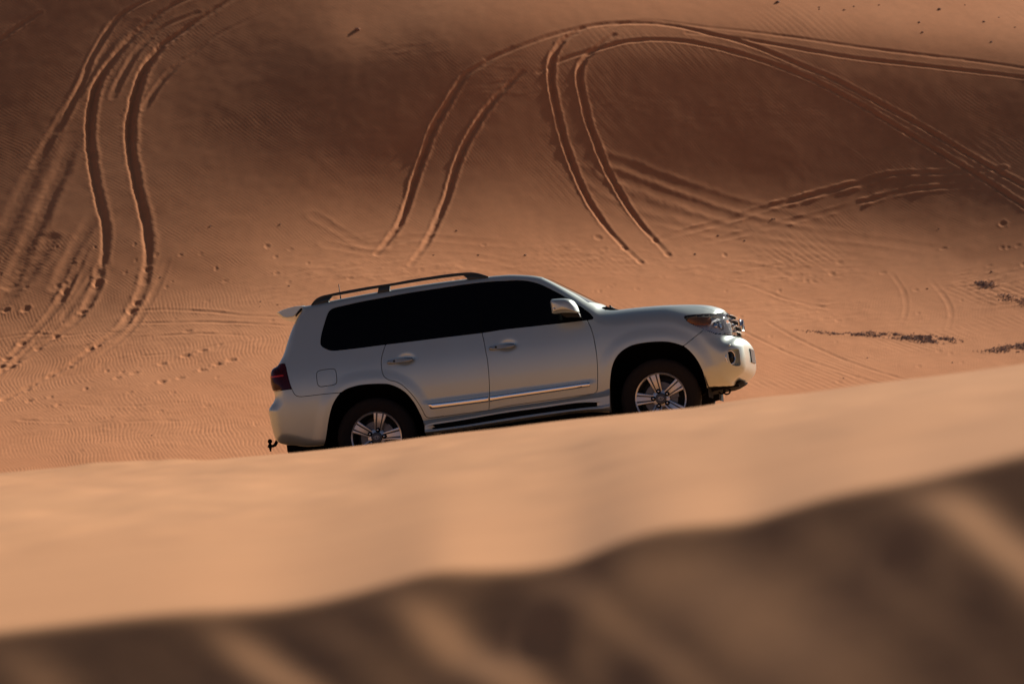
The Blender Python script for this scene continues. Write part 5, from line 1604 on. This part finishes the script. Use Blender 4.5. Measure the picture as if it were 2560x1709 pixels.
for k, (sx_, sy_, r_) in enumerate(stones):
    o = bpy.data.objects.new('stone', smeshes[k % 4]); COL.objects.link(o)
    r_ *= rng.uniform(0.45, 0.85)
    o.location = hsurf((sx_, sy_)) + np.array([0, 0, -r_ * 0.1]); o.scale = (r_, r_, r_); o.rotation_euler = (rng.uniform(-.3, .3), rng.uniform(-.3, .3), rng.uniform(0, 6))
    tag(o, 'small dark stone lying loose on the rippled sand of the far dune', 'stone', 'small dark stones scattered on the far dune')

def gravel(name, poly, n, label, seed):
    r2 = np.random.default_rng(seed)
    poly = np.asarray(poly, float); x0, y0 = poly.min(0); x1, y1 = poly.max(0)
    pts = []
    while len(pts) < n:
        q_ = np.stack([r2.uniform(x0, x1, 4 * n), r2.uniform(y0, y1, 4 * n)], -1)
        d, ins = seg_dist(q_[:, 0], q_[:, 1], poly)
        dens = sst(0, 9, d) * np.clip(0.55 + 0.9 * vnoise(q_[:, 0] * 0.06, q_[:, 1] * 0.2, seed), 0, 1)
        q_ = q_[ins & (r2.random(len(q_)) < dens)]
        pts += list(q_)
    base = np.array([(0.9, 0, 0), (-0.45, 0.78, 0), (-0.45, -0.78, 0), (0.1, 0.05, 0.9), (0.2, 0.1, -0.5)])
    tri = np.array([(0, 1, 3), (1, 2, 3), (2, 0, 3), (1, 0, 4), (2, 1, 4), (0, 2, 4)])
    V = []; F_ = []
    for k, p in enumerate(pts[:n]):
        s = r2.uniform(0.012, 0.036) * (1.7 if r2.random() < 0.06 else 1)
        a = r2.uniform(0, 6.28); c, sn = math.cos(a), math.sin(a)
        b = base * (1 + 0.4 * (r2.random(base.shape) - 0.5)) * s * np.array([1.3, 0.9, r2.uniform(0.6, 1.4)])
        b = b @ np.array([[c, sn, 0], [-sn, c, 0], [0, 0, 1]])
        V.append(b + hsurf(p) + np.array([0, 0, 0.2 * s])); F_.append(tri + 5 * k)
    o = mk(name, np.concatenate(V), np.concatenate(F_), M_gravel, smooth=False)
    tag(o, label, 'gravel', kind='stuff')
gravel('gravel', z8([(430, 846), (600, 838), (800, 858), (1000, 848), (1200, 862), (1380, 868), (1600, 905), (1660, 918), (1480, 950), (1300, 940), (1100, 905), (900, 893), (700, 880), (560, 862)]), 1700, 'long narrow streak of dark grey gravel on the sand right of the car', 1)
gravel('gravel', z8([(1630, 985), (1760, 960), (1900, 920), (2080, 915), (2080, 975), (1960, 1000), (1800, 1002), (1700, 998)]), 800, 'patch of grey gravel at the right edge just above the near dune crest', 2)
gravel('gravel', z8([(1640, 530), (1700, 515), (1790, 518), (1815, 560), (1780, 595), (1700, 580)]), 330, 'small dark gravel patch on the slope near the right edge', 3)
gravel('gravel', z8([(1800, 605), (1900, 615), (2080, 650), (2080, 720), (1900, 680), (1810, 660)]), 330, 'thin grey gravel scatter running off the right edge below the small patch', 4)

# ----------------------------------------------------------------------------
# light, sky, camera
# ----------------------------------------------------------------------------
w = bpy.data.worlds.new('World'); SC.world = w; w.use_nodes = True
nt = w.node_tree; bg = nt.nodes['Background']
sky = nt.nodes.new('ShaderNodeTexSky'); sky.sky_type = 'NISHITA'; sky.sun_disc = False
sky.sun_elevation = SUN_EL; sky.sun_rotation = SUN_AZ; sky.air_density = 0.48; sky.dust_density = 1.2; sky.ozone_density = 1.0
nt.links.new(sky.outputs['Color'], bg.inputs['Color']); bg.inputs['Strength'].default_value = 0.05
sd = bpy.data.lights.new('sun', 'SUN'); sd.energy = 5.0; sd.angle = R(0.53); sd.color = (1.0, 0.93, 0.84)
so = bpy.data.objects.new('sun', sd); COL.objects.link(so)
so.rotation_euler = Vector(SUN).to_track_quat('Z', 'Y').to_euler(); so.location = (30, 30, 60)

cd = bpy.data.cameras.new('camera'); cam = bpy.data.objects.new('camera', cd); COL.objects.link(cam)
cam.location = CAM; cam.rotation_euler = (math.pi / 2 + PITCH, 0, 0)
cd.sensor_width = 36.0; cd.sensor_fit = 'HORIZONTAL'; cd.lens = FOC / 2560 * 36.0
cd.clip_start = 0.1; cd.clip_end = 20000
cd.dof.use_dof = True; cd.dof.focus_distance = 62.0; cd.dof.aperture_fstop = 10.0
SC.camera = cam
SC.view_settings.view_transform = 'Standard'; SC.view_settings.look = 'None'; SC.view_settings.exposure = 0.3; SC.view_settings.gamma = 1.0
SC.render.resolution_x = 1024; SC.render.resolution_y = 683
try:
    SC.cycles.use_denoising = True
except Exception:
    pass
